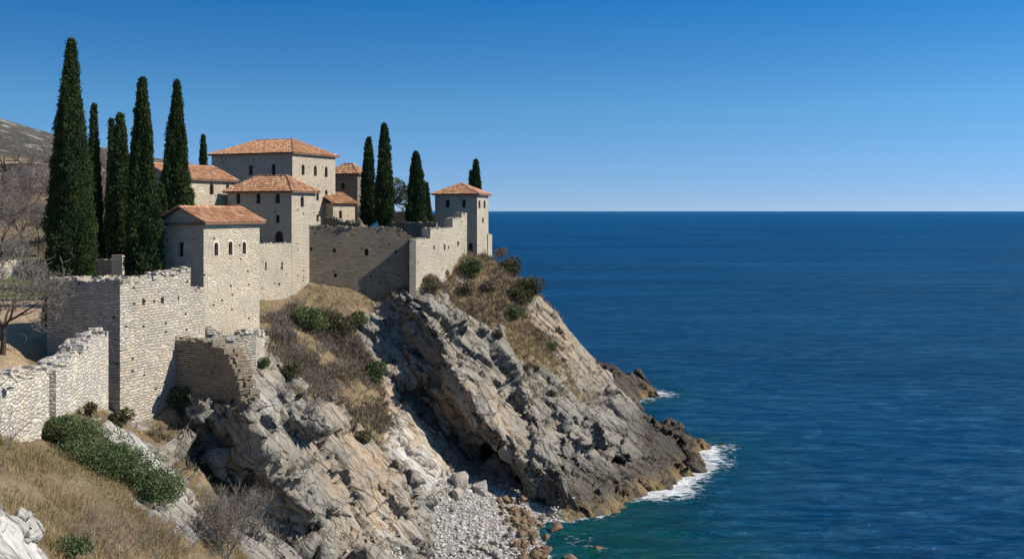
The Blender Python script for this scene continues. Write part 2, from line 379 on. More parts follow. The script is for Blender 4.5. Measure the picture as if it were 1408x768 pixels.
# height map for dropping things on the ground
hmx = np.arange(X0, X1, .4); hmy = np.arange(Y0, Y1, .4)
HG = np.full((len(hmx)+1, len(hmy)+1), -50.)
np.maximum.at(HG, (np.clip(((TV[:, 0]-X0)/.4).astype(int), 0, len(hmx)), np.clip(((TV[:, 1]-Y0)/.4).astype(int), 0, len(hmy))), TV[:, 2])
def gz_at(x, y):
    i, j = int((x-X0)/.4), int((y-Y0)/.4)
    if not (0 <= i < len(hmx) and 0 <= j < len(hmy)): return float(rbf_eval(WH, np.array(x), np.array(y)))
    return float(HG[i, j])
def hit(u, v, y0=22, y1=156):         # first ground seen at photo pixel (u, v)
    Y = y0
    while Y < y1:
        p = P(u, v, Y)
        if p[2] < gz_at(p[0], p[1]): return p
        Y += .15
    return P(u, v, y1)

# attributes: dark wet tidal rock, ochre rock, green grass
x, y, z = TV.T
big = fbm(TV*.18+9, 3); med = fbm(TV*.7+5, 3)
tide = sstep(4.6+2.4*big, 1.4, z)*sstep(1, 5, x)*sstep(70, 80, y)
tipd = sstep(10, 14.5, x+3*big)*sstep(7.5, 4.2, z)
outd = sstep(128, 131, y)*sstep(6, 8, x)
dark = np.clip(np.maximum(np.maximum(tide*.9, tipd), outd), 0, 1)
def blob(u, v, Y, r): p = P(u, v, Y); return np.exp(-((TV-p)**2).sum(1)/r**2)
och = np.clip(blob(560,580,88,4)*.8+blob(600,650,86,3)*.3+blob(470,640,72,3.5)+blob(490,720,70,3.2)+blob(600,560,93,4)*.5+blob(650,600,90,5)*.6+blob(780,480,110,7)*.6+blob(540,530,92,4)*.7+blob(500,600,76,3)*.6+blob(720,440,108,6)*.5, 0, 1)
green = np.clip(1.2*sstep(84, 87, y)*sstep(99, 94, y)*sstep(-33, -37, x)+blob(20,590,43,2)*.6+blob(360,500,69,1.5)+blob(205,300,100,1)*0, 0, 1)
white = np.clip(blob(20,730,30,5)+blob(185,615,50,3)*.6+blob(240,665,50,2.5)*.55+blob(330,570,63,2)*.6+blob(610,670,84,4.5)*1.3+blob(580,625,86,4)*.8+blob(520,730,70,2)*.6, 0, 1)
yard_dirt = sstep(17, 17.8, z)*sstep(-23.5, -25, x)*sstep(95, 92, y)      # bare beaten earth of the courtyard
ME = np_mesh('terrain', TV, TF, {'rock': rk, 'pebble': pebble, 'dark': dark, 'ochre': och, 'green': green, 'white': white, 'dirt': yard_dirt}, smooth=True)

# ------------------------------------------------------------------ materials
class NT:
    def __init__(s, name):
        s.m = bpy.data.materials.new(name); s.m.use_nodes = True; s.t = s.m.node_tree; s.t.nodes.clear()
        s.out = s.n('ShaderNodeOutputMaterial'); s.b = s.n('ShaderNodeBsdfPrincipled'); s.l(s.b.outputs[0], s.out.inputs[0])
        s.b.inputs['Roughness'].default_value = .9; s.b.inputs['Specular IOR Level'].default_value = .2
    def n(s, t, **k):
        o = s.t.nodes.new(t)
        for a, b in k.items(): setattr(o, a, b)
        return o
    def l(s, a, b): s.t.links.new(a, b)
    def set(s, node, sock, v):
        if v is None: return
        if hasattr(v, 'links') or isinstance(v, bpy.types.NodeSocket): s.l(v, node.inputs[sock])
        else: node.inputs[sock].default_value = v
    def math(s, op, a, b=None, c=None, clamp=False):
        o = s.n('ShaderNodeMath', operation=op, use_clamp=clamp); s.set(o, 0, a); s.set(o, 1, b); s.set(o, 2, c); return o.outputs[0]
    def vmath(s, op, a, b=None, sc=None):
        o = s.n('ShaderNodeVectorMath', operation=op); s.set(o, 0, a); s.set(o, 1, b)
        if sc is not None: s.set(o, 'Scale', sc)
        return o.outputs[1] if op == 'DOT_PRODUCT' else o.outputs[0]
    def noise(s, vec, sc, det=4, rough=.55, col=False, dist=0):
        o = s.n('ShaderNodeTexNoise'); s.set(o, 'Vector', vec); s.set(o, 'Scale', float(sc)); s.set(o, 'Detail', float(det)); s.set(o, 'Roughness', rough); s.set(o, 'Distortion', float(dist))
        return o.outputs[1] if col else o.outputs[0]
    def voro(s, vec, sc, feat='F1', dim='3D', rnd=1.):
        o = s.n('ShaderNodeTexVoronoi', feature=feat, voronoi_dimensions=dim); s.set(o, 'Vector', vec); s.set(o, 'Scale', float(sc)); s.set(o, 'Randomness', rnd); return o
    def mix(s, f, a, b, mode='MIX'):
        o = s.n('ShaderNodeMix', data_type='RGBA', blend_type=mode); s.set(o, 0, f); s.set(o, 6, a); s.set(o, 7, b); return o.outputs[2]
    def ramp(s, f, stops, ease=False):
        o = s.n('ShaderNodeValToRGB'); s.set(o, 0, f); e = o.color_ramp.elements
        while len(e) < len(stops): e.new(.5)
        for q, (p, c) in zip(e, stops):
            q.position = p; q.color = (c, c, c, 1) if not hasattr(c, '__len__') else (*c[:3], 1)
        return o.outputs[0]
    def mr(s, f, a, b, c=0., d=1.):
        o = s.n('ShaderNodeMapRange'); s.set(o, 0, f)
        for i, q in enumerate((a, b, c, d)): o.inputs[i+1].default_value = q
        return o.outputs[0]
    def attr(s, n): o = s.n('ShaderNodeAttribute', attribute_name=n); return o.outputs['Fac']
    def pos(s): return s.n('ShaderNodeNewGeometry').outputs['Position']
    def uv(s): return s.n('ShaderNodeTexCoord').outputs['UV']
    def mapping(s, v, scale=(1, 1, 1), rot=(0, 0, 0), loc=(0, 0, 0)):
        o = s.n('ShaderNodeMapping'); s.set(o, 0, v); o.inputs[1].default_value = loc; o.inputs[2].default_value = rot; o.inputs[3].default_value = scale; return o.outputs[0]
    def bump(s, h, dist=.05, st=1., nrm=None):
        o = s.n('ShaderNodeBump'); s.set(o, 'Height', h); o.inputs['Distance'].default_value = dist; o.inputs['Strength'].default_value = st
        if nrm is not None: s.l(nrm, o.inputs['Normal'])
        return o.outputs[0]
    def col(s, c): s.set(s.b, 'Base Color', c if not isinstance(c, tuple) else (*c[:3], 1)); return s
def c4(r, g, b): return (r, g, b, 1)

def plain(name, c, rough=.8, var=.3, sc=3.):
    t = NT(name); n = t.noise(t.pos(), sc, 4)
    t.col(t.mix(t.mr(n, .3, .7), c4(*[q*(1-var) for q in c]), c4(*[min(1, q*(1+var)) for q in c]))); t.b.inputs['Roughness'].default_value = rough
    return t.m

def stone(name, base, warm, sx=.42, sy=.19, rnd=.75, mort=.05, holes=0., var=.35, depth=.045, mdark=.6, brick=0.):
    """irregular stone masonry on metre UVs"""
    t = NT(name); uv = t.uv(); P3 = t.pos()
    wob = t.vmath('SCALE', t.vmath('SUBTRACT', t.noise(uv, 1.3, 3, col=True), (.5, .5, .5)), sc=.10)
    u2 = t.vmath('ADD', uv, wob)
    q = t.mapping(u2, scale=(1/sx, 1/sy, 1))
    vF = t.voro(q, 1, 'F1', '2D', rnd); vE = t.voro(q, 1, 'DISTANCE_TO_EDGE', '2D', rnd)
    cell = t.n('ShaderNodeSeparateColor'); t.l(vF.outputs['Color'], cell.inputs[0])
    q2 = t.mapping(u2, scale=(1/(sx*1.7), 1/(sy*1.8), 1), loc=(7, 3, 0))
    vB = t.voro(q2, 1, 'F1', '2D', rnd); vBE = t.voro(q2, 1, 'DISTANCE_TO_EDGE', '2D', rnd)
    sel = t.mr(t.noise(uv, .55, 2), .58, .64)
    edge = t.mix(sel, vE.outputs['Distance'], vBE.outputs['Distance'])
    cellc = t.mix(sel, vF.outputs['Color'], vB.outputs['Color'])
    if brick:                                             # coursed masonry, in patches or all over
        ub = t.vmath('ADD', uv, t.vmath('ADD', t.vmath('MULTIPLY', t.vmath('SUBTRACT', t.noise(uv, .9, 3, col=True), (.5, .5, .5)), (.9, .16, 0)), t.vmath('MULTIPLY', t.vmath('SUBTRACT', t.noise(uv, 5, 2, col=True), (.5, .5, .5)), (.09, .045, 0))))
        bt = t.n('ShaderNodeTexBrick', offset=.5, offset_frequency=2, squash=1.35, squash_frequency=3); t.l(ub, bt.inputs[0])
        for k_, v_ in (('Color1', (0, 0, 0, 1)), ('Color2', (1, 1, 1, 1)), ('Mortar', (.5, .5, .5, 1)), ('Scale', 1.), ('Mortar Size', sy*.15), ('Mortar Smooth', 1.), ('Bias', 0.), ('Brick Width', sx), ('Row Height', sy)): bt.inputs[k_].default_value = v_
        be = t.mr(bt.outputs['Fac'], 1, 0, 0, .33)
        wn = t.n('ShaderNodeTexWhiteNoise', noise_dimensions='1D'); t.l(t.math('MULTIPLY', t.math('ADD', bt.outputs['Color'], 0.), 91.7), wn.inputs['W'])
        sb = t.mr(t.noise(uv, .45, 4, .6), .53-brick*.5, .56-brick*.5)
        edge = t.mix(sb, edge, be); cellc = t.mix(sb, cellc, wn.outputs['Color'])
    sc2 = t.n('ShaderNodeSeparateColor'); t.l(cellc, sc2.inputs[0]); r1, r2, r3 = sc2.outputs
    j = t.mr(edge, 0., mort*2.2)
    jn = t.math('MULTIPLY', j, t.mr(t.noise(uv, 9, 3), .25, .5, .55, 1.), clamp=True)
    stonec = t.mix(r1, c4(*[k*(1-var) for k in base]), c4(*[min(.8, k*(1+var*.8)) for k in base]))
    stonec = t.mix(t.mr(r2, .5, 1., 0, .75), stonec, c4(*warm))
    stonec = t.mix(t.mr(t.noise(P3, 12, 4), .3, .75, 0, .45), stonec, c4(*[k*.62 for k in base]))
    # weather stains: broad grey and ochre patches of the wall itself
    stonec = t.mix(t.mr(t.noise(P3, .35, 4, .6), .42, .68, 0, .55), stonec, c4(*[base[0]*.62, base[1]*.63, base[2]*.68]))
    stonec = t.mix(t.mr(t.noise(t.vmath('ADD', P3, (40, 3, 9)), .5, 3), .5, .7, 0, .5), stonec, c4(*warm))
    c = t.mix(jn, c4(*[k*mdark for k in base]), stonec)
    h = t.math('ADD', t.math('MULTIPLY', jn, t.math('ADD', .7, t.math('MULTIPLY', r3, .6))), t.math('ADD', t.math('MULTIPLY', t.noise(uv, 14, 4), .45), t.math('MULTIPLY', t.mr(edge, 0, .32), 1.1)))
    if holes:                                             # missing stones
        hv = t.voro(t.mapping(u2, scale=(1.1, 1.6, 1)), 1, 'F1', '2D', 1.)
        hs = t.n('ShaderNodeSeparateColor'); t.l(hv.outputs['Color'], hs.inputs[0])
        hm = t.math('MULTIPLY', t.mr(hv.outputs['Distance'], .13, .09), t.math('GREATER_THAN', hs.outputs[0], 1-holes))
        c = t.mix(hm, c, c4(.035, .027, .02)); h = t.math('SUBTRACT', h, t.math('MULTIPLY', hm, 2.))
    t.col(c); t.set(t.b, 'Normal', t.bump(h, depth, 1.)); t.b.inputs['Roughness'].default_value = .95
    return t.m

M = {}
M['wall_grey'] = stone('grey_rubble_masonry', (.52, .475, .405), (.57, .46, .32), .40, .17, .9, .045, .2, brick=.06, mdark=.7, depth=.03)
M['wall_rough'] = stone('rough_rubble_masonry', (.58, .545, .48), (.6, .49, .35), .32, .19, .9, .03, 0, depth=.038, mdark=.7)
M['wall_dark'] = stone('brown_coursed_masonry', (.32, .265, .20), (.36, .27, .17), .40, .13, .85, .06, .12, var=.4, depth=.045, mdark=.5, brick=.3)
M['wall_cream'] = stone('cream_masonry', (.58, .515, .41), (.62, .49, .34), .34, .14, .85, .03, .2, var=.2, mdark=.74, brick=.15, depth=.032)
M['wall_pale'] = stone('pale_castle_masonry', (.56, .50, .405), (.58, .47, .33), .32, .14, .85, .035, .12, var=.22, mdark=.7, brick=.25, depth=.032)
M['surround'] = plain('dressed_stone', (.62, .54, .44), .9, .12)
M['dark'] = plain('dark_pane_and_slit_shade', (.04, .026, .018), .35, .2)
M['wood'] = plain('brown_shutter_wood', (.1, .055, .035), .8, .3)
M['render'] = plain('plaster', (.5, .44, .36), .9, .12)

t = NT('terracotta_tiles')
g = t.n('ShaderNodeNewGeometry')
c = t.ramp(g.outputs['Random Per Island'], [(0, (.26, .125, .07)), (.3, (.39, .19, .10)), (.65, (.46, .25, .145)), (1, (.54, .36, .23))])
c = t.mix(t.mr(t.noise(g.outputs['Position'], 1.2, 4), .5, .75, 0, .35), c, c4(.3, .2, .12))
t.col(c); t.set(t.b, 'Normal', t.bump(t.noise(g.outputs['Position'], 12, 3), .02)); t.b.inputs['Roughness'].default_value = .85
M['tile'] = t.m
M['tile_bed'] = plain('tile_mortar', (.2, .12, .08), .95, .2)

def leafmat(name, a, b, c=None, rough=.75, trans=.12):
    t = NT(name); g = t.n('ShaderNodeNewGeometry')
    k = t.mix(g.outputs['Random Per Island'], c4(*a), c4(*b))
    if c: k = t.mix(t.mr(t.noise(g.outputs['Position'], 1.4, 4), .48, .66, 0, .85), k, c4(*c))
    t.col(k); t.b.inputs['Roughness'].default_value = rough
    if trans:
        tr = t.n('ShaderNodeBsdfTranslucent'); t.l(k, tr.inputs[0]); mx = t.n('ShaderNodeMixShader'); mx.inputs[0].default_value = trans
        t.l(t.b.outputs[0], mx.inputs[1]); t.l(tr.outputs[0], mx.inputs[2]); t.l(mx.outputs[0], t.out.inputs[0])
    return t.m
M['cypress'] = leafmat('cypress_foliage', (.026, .047, .017), (.042, .072, .022), (.068, .1, .031))
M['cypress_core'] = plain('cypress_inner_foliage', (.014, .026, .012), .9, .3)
M['bush'] = leafmat('green_bush_leaves', (.055, .095, .035), (.13, .18, .075), (.16, .15, .08))
M['olive'] = leafmat('olive_bush_leaves', (.05, .055, .025), (.12, .12, .055), (.14, .11, .06))
M['pine'] = leafmat('pine_needles', (.07, .09, .045), (.14, .16, .085), trans=.3)
M['dry'] = leafmat('dry_grass', (.20, .14, .075), (.44, .34, .19), (.26, .22, .10), trans=.15)
M['scrub'] = leafmat('dead_scrub', (.12, .092, .075), (.28, .215, .165), (.13, .125, .06), trans=.05)
M['twig'] = leafmat('grey_twigs', (.12, .1, .09), (.27, .24, .21), trans=0)
M['twig_mauve'] = leafmat('mauve_twigs', (.13, .112, .104), (.25, .215, .2), trans=0)
M['bark'] = plain('dark_bark', (.07, .055, .045), .95, .3, 8)
M['bark_pale'] = plain('pale_bark', (.3, .27, .23), .95, .25, 8)

# terrain material
t = NT('cliff_and_soil'); p = t.pos()
rock, peb, dark, och, grn, wht, dirt = [t.attr(k) for k in ('rock', 'pebble', 'dark', 'ochre', 'green', 'white', 'dirt')]
warp = t.vmath('ADD', p, t.vmath('SCALE', t.vmath('SUBTRACT', t.noise(p, .35, 4, col=True), (.5, .5, .5)), sc=.22))
def along(v, a, b, c):
    o = t.n('ShaderNodeCombineXYZ')
    t.l(t.math('MULTIPLY', t.vmath('DOT_PRODUCT', v, tuple(A1)), a), o.inputs[0]); t.l(t.math('MULTIPLY', t.vmath('DOT_PRODUCT', v, tuple(A2)), b), o.inputs[1]); t.l(t.math('MULTIPLY', t.vmath('DOT_PRODUCT', v, tuple(NS)), c), o.inputs[2]); return o.outputs[0]
s1 = along(warp, .16, .5, .8); s2 = along(warp, .45, 1.6, 2.6)
e1 = t.voro(s1, 1, 'DISTANCE_TO_EDGE').outputs['Distance']; e2 = t.voro(s2, 1, 'DISTANCE_TO_EDGE').outputs['Distance']
cm = t.mr(t.noise(p, .45, 4), .42, .6); cr1 = t.math('MAXIMUM', t.mr(e1, 0, .035), t.math('SUBTRACT', 1., cm)); cr2 = t.math('MAXIMUM', t.mr(e2, 0, .06), cm)
cellv = t.voro(s2, 1).outputs['Color']; cs = t.n('ShaderNodeSeparateColor'); t.l(cellv, cs.inputs[0])
fine = t.noise(p, 3.2, 7, .65); lay = t.noise(along(warp, .22, 1.6, 3.2), 1, 6, .65)
rc = t.mix(t.mr(lay, .3, .7), c4(.14, .133, .123), c4(.365, .345, .305))
rc = t.mix(t.mr(cs.outputs[0], 0, 1, 0, .45), rc, c4(.27, .235, .195))
rc = t.mix(t.mr(t.noise(p, .22, 5, .6), .5, .68, 0, .5), rc, c4(.38, .31, .23))
rc = t.mix(t.math('MULTIPLY', wht, t.mr(lay, .2, .55), clamp=True), rc, c4(.60, .585, .55))
ochc = t.mix(t.mr(fine, .35, .65), c4(.33, .22, .13), c4(.50, .40, .285))
rc = t.mix(t.math('MULTIPLY', och, t.mr(t.noise(p, .6, 5), .35, .6), clamp=True), rc, ochc)
rc = t.mix(t.mr(fine, .55, .8, 0, .5), rc, c4(.1, .09, .08))
cav = t.math('MULTIPLY', cr1, t.math('ADD', .35, t.math('MULTIPLY', cr2, .65)))
rc = t.mix(cav, t.mix(.6, rc, c4(.05, .042, .035)), rc)
sepz = t.n('ShaderNodeSeparateXYZ'); t.l(p, sepz.inputs[0])
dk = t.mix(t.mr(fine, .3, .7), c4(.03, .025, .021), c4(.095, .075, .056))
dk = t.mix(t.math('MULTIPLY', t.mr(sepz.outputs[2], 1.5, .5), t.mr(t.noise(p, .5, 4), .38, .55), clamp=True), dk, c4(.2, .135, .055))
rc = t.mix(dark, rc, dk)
# lichen and scrub growing on ledges
soil = t.mix(t.mr(t.noise(p, .5, 6, .65), .35, .65), c4(.17, .118, .07), c4(.31, .235, .145))
soil = t.mix(t.mr(t.noise(p, 4., 5, .7), .45, .7, 0, .6), soil, c4(.12, .09, .055))
soil = t.mix(t.mr(t.noise(t.vmath('ADD', p, (9, 0, 4)), .3, 5, .6), .52, .66, 0, .6), soil, c4(.12, .125, .05))
soil = t.mix(dirt, soil, t.mix(t.mr(t.noise(p, .7, 6, .6), .3, .7), c4(.36, .26, .165), c4(.44, .34, .22)))
soil = t.mix(t.math('MULTIPLY', grn, t.mr(t.noise(p, 1., 5), .3, .5), clamp=True), soil, c4(.1, .145, .035))
pv = t.voro(p, 2.6); pc = t.mix(t.mr(pv.outputs['Distance'], .1, .6), c4(.50, .48, .45), c4(.2, .19, .175))
pc = t.mix(t.mr(t.noise(p, .4, 3), .4, .7, 0, .6), pc, c4(.36, .33, .29))
rmask = t.mr(t.math('ADD', rock, t.math('MULTIPLY', t.math('SUBTRACT', t.noise(p, 1.1, 6, .65), .5), .9)), .4, .55)
c = t.mix(rmask, soil, rc); c = t.mix(peb, c, pc); t.col(c)
h = t.math('ADD', t.math('MULTIPLY', cav, .55), t.math('ADD', t.math('MULTIPLY', lay, .9), t.math('ADD', t.math('MULTIPLY', fine, .55), t.math('MULTIPLY', cs.outputs[1], .25))))
hs = t.math('ADD', t.math('MULTIPLY', t.noise(p, 6, 5, .7), .6), t.noise(p, 1.4, 4))
hh = t.n('ShaderNodeMix', data_type='FLOAT'); t.l(rmask, hh.inputs[0]); t.l(hs, hh.inputs[2]); t.l(h, hh.inputs[3])
t.set(t.b, 'Normal', t.bump(hh.outputs[0], .30, 1.)); t.b.inputs['Roughness'].default_value = .92
t.set(t.b, 'Roughness', t.mr(dark, 0, 1, .93, .5))
M['terrain'] = t.m
tag(link('terrain', ME, M['terrain']), kind='structure')

# ------------------------------------------------------------------ masonry
def hitplane(O, T, u, v):
    N = np.array([T[1], -T[0], 0]); D = np.array([(u-704)/FP, 1, (290-v)/FP]); c = np.array([0, 0, CH])
    s = ((np.array(O)-c)@N)/(D@N); p = c+D*s
    return float((p-O)@T), float(p[2])
def arch(t, z0, z1, w, arched=True, n=6):
    if not arched: return [(t-w/2, z0), (t+w/2, z0), (t+w/2, z1), (t-w/2, z1)]
    zs = z1-w/2
    return [(t-w/2, z0), (t+w/2, z0)]+[(t+w/2*math.cos(a), zs+w/2*math.sin(a)) for a in np.linspace(0, math.pi, n+1)]
def facade(mb, O, T, outline, holes=(), reveal=.32, back=None):
    """front face with real openings, plus their reveals; with back = thickness it becomes a free-standing slab"""
    O = np.array(O, float); T = np.array([T[0], T[1], 0.]); N = np.array([T[1], -T[0], 0]); Z = np.array([0, 0, 1.])
    loops = [outline]+[list(h) for h in holes]
    pts = [q for l in loops for q in l]
    tri = tessellate_polygon([[Vector((a, b, 0)) for a, b in l] for l in loops])
    ff = []
    for a, b, c in tri:
        A, B, Cc = pts[a], pts[b], pts[c]
        cr = (B[0]-A[0])*(Cc[1]-A[1])-(B[1]-A[1])*(Cc[0]-A[0])
        ff.append((a, b, c) if cr > 0 else (a, c, b))
    w3 = lambda q, d=0: O+T*q[0]+Z*(q[1]-O[2])-N*d
    mb.add([w3(q) for q in pts], ff)
    for h in holes:
        n = len(h); V = [w3(q) for q in h]+[w3(q, reveal) for q in h]
        mb.add(V, [(i, (i+1) % n, n+(i+1) % n, n+i) for i in range(n)])
    if back:
        mb.add([w3(q, back) for q in pts], [f[::-1] for f in ff] if not holes else [])
        if holes:
            tr2 = tessellate_polygon([[Vector((a, b, 0)) for a, b in outline]])
            mb.add([w3(q, back) for q in outline], [tuple(x) for x in tr2])
        n = len(outline); V = [w3(q) for q in outline]+[w3(q, back) for q in outline]
        mb.add(V, [(i, n+i, n+(i+1) % n, (i+1) % n) for i in range(n)])
def pane(O, T, loop, depth, parent, name='window', bars=True, surround=0):
    O = np.array(O, float); T = np.array([T[0], T[1], 0.]); N = np.array([T[1], -T[0], 0]); Z = np.array([0, 0, 1.])
    w3 = lambda q, d=0: O+T*q[0]+Z*(q[1]-O[2])-N*d
    mb = MB(); a = np.array(loop); c = a.mean(0)
    L = [tuple(c+(q-c)*1.03) for q in a]
    mb.add([w3(q, depth) for q in L]+[w3(q, depth+.05) for q in L], [tuple(range(len(L)))]+[tuple(range(len(L), 2*len(L)))[::-1]])
    o = mb.build(name, M['dark'], parent)
    if bars:
        m2 = MB(); x0, x1, y0, y1 = a[:, 0].min(), a[:, 0].max(), a[:, 1].min(), a[:, 1].max()
        for tx, wz in ((x0+.03, .05), (x1-.03, .05), ((x0+x1)/2, .035)):
            zt = y1-(.1 if wz == .035 else (x1-x0)/2*(len(loop) > 4))
            m2.box(w3((tx, (y0+zt)/2), depth-.03), wz, .05, zt-y0, T)
        m2.box(w3(((x0+x1)/2, y0+(y1-y0)*.55), depth-.03), x1-x0, .045, .04, T)
        m2.build('window_frame', M['wood'], o)
    if surround:
        m3 = MB(); n = len(loop); out = []
        x0, x1, y0, y1 = a[:, 0].min(), a[:, 0].max(), a[:, 1].min(), a[:, 1].max(); cx = (x0+x1)/2
        for q in a:
            s = surround; dx = np.sign(q[0]-cx)*s if abs(q[0]-cx) > 1e-3 else 0
            zs = y1-(x1-x0)/2
            if q[1] > zs-1e-6 and n > 4:
                d = q-np.array([cx, zs]); d = d/(np.linalg.norm(d)+1e-9); out.append(q+d*s*(1+.5*max(0, d[1])))
            else: out.append(q+np.array([dx, -s*.4 if abs(q[1]-y0) < 1e-6 else 0]))
        V = [w3(q, -.03) for q in a]+[w3(q, -.03) for q in out]+[w3(q, .05) for q in out]+[w3(q, .05) for q in a]
        F = []
        for i in range(n):
            j = (i+1) % n; F += [(i, n+i, n+j, j)[::-1], (n+i, 2*n+i, 2*n+j, n+j)[::-1], (i, j, 3*n+j, 3*n+i)]
        m3.add(V, F); m3.build('stone_surround', M['surround'], o)
    return o

def roof_plane(mb, bed, E0, E1, R0, R1, pitch=.23):
    E0, E1, R0, R1 = (np.array(q, float) for q in (E0, E1, R0, R1))
    Ld = E1-E0; L = np.linalg.norm(Ld); T = Ld/L
    mid = (R0+R1)/2; up = mid-E0; up -= T*(up@T); H = np.linalg.norm(up); U = up/H; N = np.cross(T, U)
    if N[2] < 0: N = -N
    s0, s1 = (R0-E0)@T, (R1-E0)@T
    bed.add([E0, E1, R1, R0], [(0, 1, 2, 3)])
    n = max(3, int(L/pitch)); w = L/n
    for k in range(n):
        s = (k+.5)*w
        h = H*(s/s0 if s < s0 else ((L-s)/(L-s1) if s > s1 else 1.))
        if h < .1: continue
        m = max(1, int(round(h/.40))); st = h/m
        for i in range(m):
            a = i*st; b = min(h, a+st*1.12); r0, r1 = w*.46, w*.37
            jit = rng.uniform(-.018, .018); jz = rng.uniform(-.008, .012)
            V = []
            for d, r, lf in ((a, r0, .045), (b, r1, .012)):
                for q in range(5):
                    an = math.pi*q/4
                    V.append(E0+T*(s+jit-r*math.cos(an))+U*d+N*(lf+jz+r*.95*math.sin(an)))
            mb.add(V, [(q, q+1, q+6, q+5) for q in range(4)]+[(0, 1, 2, 3, 4)[::-1]])
def ridge_caps(mb, A, B, r=.13):
    A, B = np.array(A, float), np.array(B, float); D = B-A; L = np.linalg.norm(D)
    if L < .2: return
    D /= L; S = np.cross(D, [0, 0, 1.]); S /= np.linalg.norm(S); Nn = np.cross(S, D)
    if Nn[2] < 0: Nn = -Nn
    m = max(1, int(L/.42)); st = L/m
    for i in range(m):
        V = []
        for d, rr, lf in ((i*st, r, .05), (i*st+st*1.1, r*.85, .02)):
            for q in range(6):
                an = math.pi*q/5; V.append(A+D*d-S*rr*math.cos(an)+Nn*(lf+rr*math.sin(an)))
        mb.add(V, [(q, q+1, q+7, q+6) for q in range(5)]+[tuple(range(6))[::-1]])

def solve_len(c, d, u):               # distance along d from c to the plane of sight through column u
    k = (u-704)/FP
    return (k*c[1]-c[0])/(d[0]-k*d[1])
def building(name, label, cu, Y, ang, uL, uR, veave, zb, kind, vapex=None, rise=None, wl=(), wr=(), mat='wall_pale', over=.35, L=None, Wd=None, cat='stone building', ridge=None, extra=None, pitch=.23, tile='tile'):
    a = math.radians(ang); d1 = np.array([math.sin(a), math.cos(a), 0]); d2 = np.array([-math.cos(a), math.sin(a), 0])
    c = P(cu, 290, Y); c[2] = zb
    L = L or solve_len(c, d1, uR); Wd = Wd or solve_len(c, d2, uL)
    ze = CH-(veave-290)/FP*Y
    rise = rise if rise is not None else 1.5
    root = thing(name, label, cat, (c+d1*L/2+d2*Wd/2))
    pt = lambda p, q, z: np.array([*(c+d1*p+d2*q)[:2], z])
    w = MB(); gab = kind == 'gable'
    Ol = pt(0, Wd, zb); Tl = -d2; Or = pt(0, 0, zb); Tr = d1
    def holes(O, T, lst):
        r = []
        for (u, v0, v1, wpx, ar, *s) in lst:
            t0, z1 = hitplane(O, T, u, v0); _, z0 = hitplane(O, T, u, v1)
            ta, _ = hitplane(O, T, u-wpx/2, v0); tb, _ = hitplane(O, T, u+wpx/2, v0)
            ww = min(abs(tb-ta), 1.7)
            r.append((arch(t0, z0, z1, ww, ar), s[0] if s else 0))
        return r
    hl, hr = holes(Ol, Tl, wl), holes(Or, Tr, wr)
    top = ze-.02
    ol = [(0, zb), (Wd, zb), (Wd, top)]+([(Wd/2, top+rise-.03)] if gab else [])+[(0, top)]
    facade(w, Ol, Tl, ol, [h for h, s in hl]); facade(w, Or, Tr, [(0, zb), (L, zb), (L, top), (0, top)], [h for h, s in hr])
    facade(w, pt(L, 0, zb), d2, ol); facade(w, pt(L, Wd, zb), -d1, [(0, zb), (L, zb), (L, top), (0, top)])
    wall = w.build('wall', M[mat], root)
    for O, T, hs in ((Ol, Tl, hl), (Or, Tr, hr)):
        for h, s in hs: pane(O, T, h, .26, root, 'window', True, s)
    # roof
    tl, bed = MB(), MB(); o = over; zo = ze-.08
    e = lambda p, q, z=zo: pt(p, q, z)
    zr = ze+rise
    if gab:
        R0, R1 = pt(-o*.6, Wd/2, zr), pt(L+o*.6, Wd/2, zr)
        fr = [(e(-o*.6, -o), e(L+o*.6, -o), R0, R1), (e(L+o*.6, Wd+o), e(-o*.6, Wd+o), R1, R0)]
        caps = [(R0, R1), (e(-o*.6, -o), R0), (e(-o*.6, Wd+o), R0), (e(L+o*.6, -o), R1)]
    elif kind == 'gable2':
        pass
    elif kind == 'hip':
        h = min(L, Wd)/2+o
        if ridge is not None: h = ridge*(min(L, Wd)/2+o)
        if L >= Wd: R0, R1 = pt(-o+h, Wd/2, zr), pt(L+o-h, Wd/2, zr)
        else: R0, R1 = pt(L/2, -o+h, zr), pt(L/2, Wd+o-h, zr)
        A, B, Cc, Dd = e(-o, Wd+o), e(-o, -o), e(L+o, -o), e(L+o, Wd+o)
        if L >= Wd: fr = [(A, B, R0, R0), (B, Cc, R0, R1), (Cc, Dd, R1, R1), (Dd, A, R1, R0)]; caps = [(A, R0), (B, R0), (Cc, R1), (Dd, R1), (R0, R1)]
        else: fr = [(A, B, R1, R0), (B, Cc, R0, R0), (Cc, Dd, R0, R1), (Dd, A, R1, R1)]; caps = [(A, R1), (B, R0), (Cc, R0), (Dd, R1), (R0, R1)]
    elif kind == 'shed':              # rises away from the lit right face
        fr = [(e(-o, -o), e(L+o, -o), pt(-o, Wd, zr), pt(L+o, Wd, zr))]; caps = []
    for q in fr: roof_plane(tl, bed, *q, pitch=pitch)
    for q in caps: ridge_caps(tl, *q)
    if kind != 'shed':
        if gab: A, B, Cc, Dd = e(-o*.6, Wd+o), e(-o*.6, -o), e(L+o*.6, -o), e(L+o*.6, Wd+o)
        dz = np.array([0, 0, -.1])
        bed.add([A+dz, B+dz, Cc+dz, Dd+dz], [(0, 3, 2, 1)]); bed.add([A, B, Cc, Dd, A+dz, B+dz, Cc+dz, Dd+dz], [(0, 1, 5, 4), (1, 2, 6, 5), (2, 3, 7, 6), (3, 0, 4, 7)])
    rf = tl.build('roof', M[tile], root)
    bed.build('roof_bed', M['tile_bed'], rf)
    return root, dict(c=c, d1=d1, d2=d2, L=L, W=Wd, ze=ze, pt=pt)

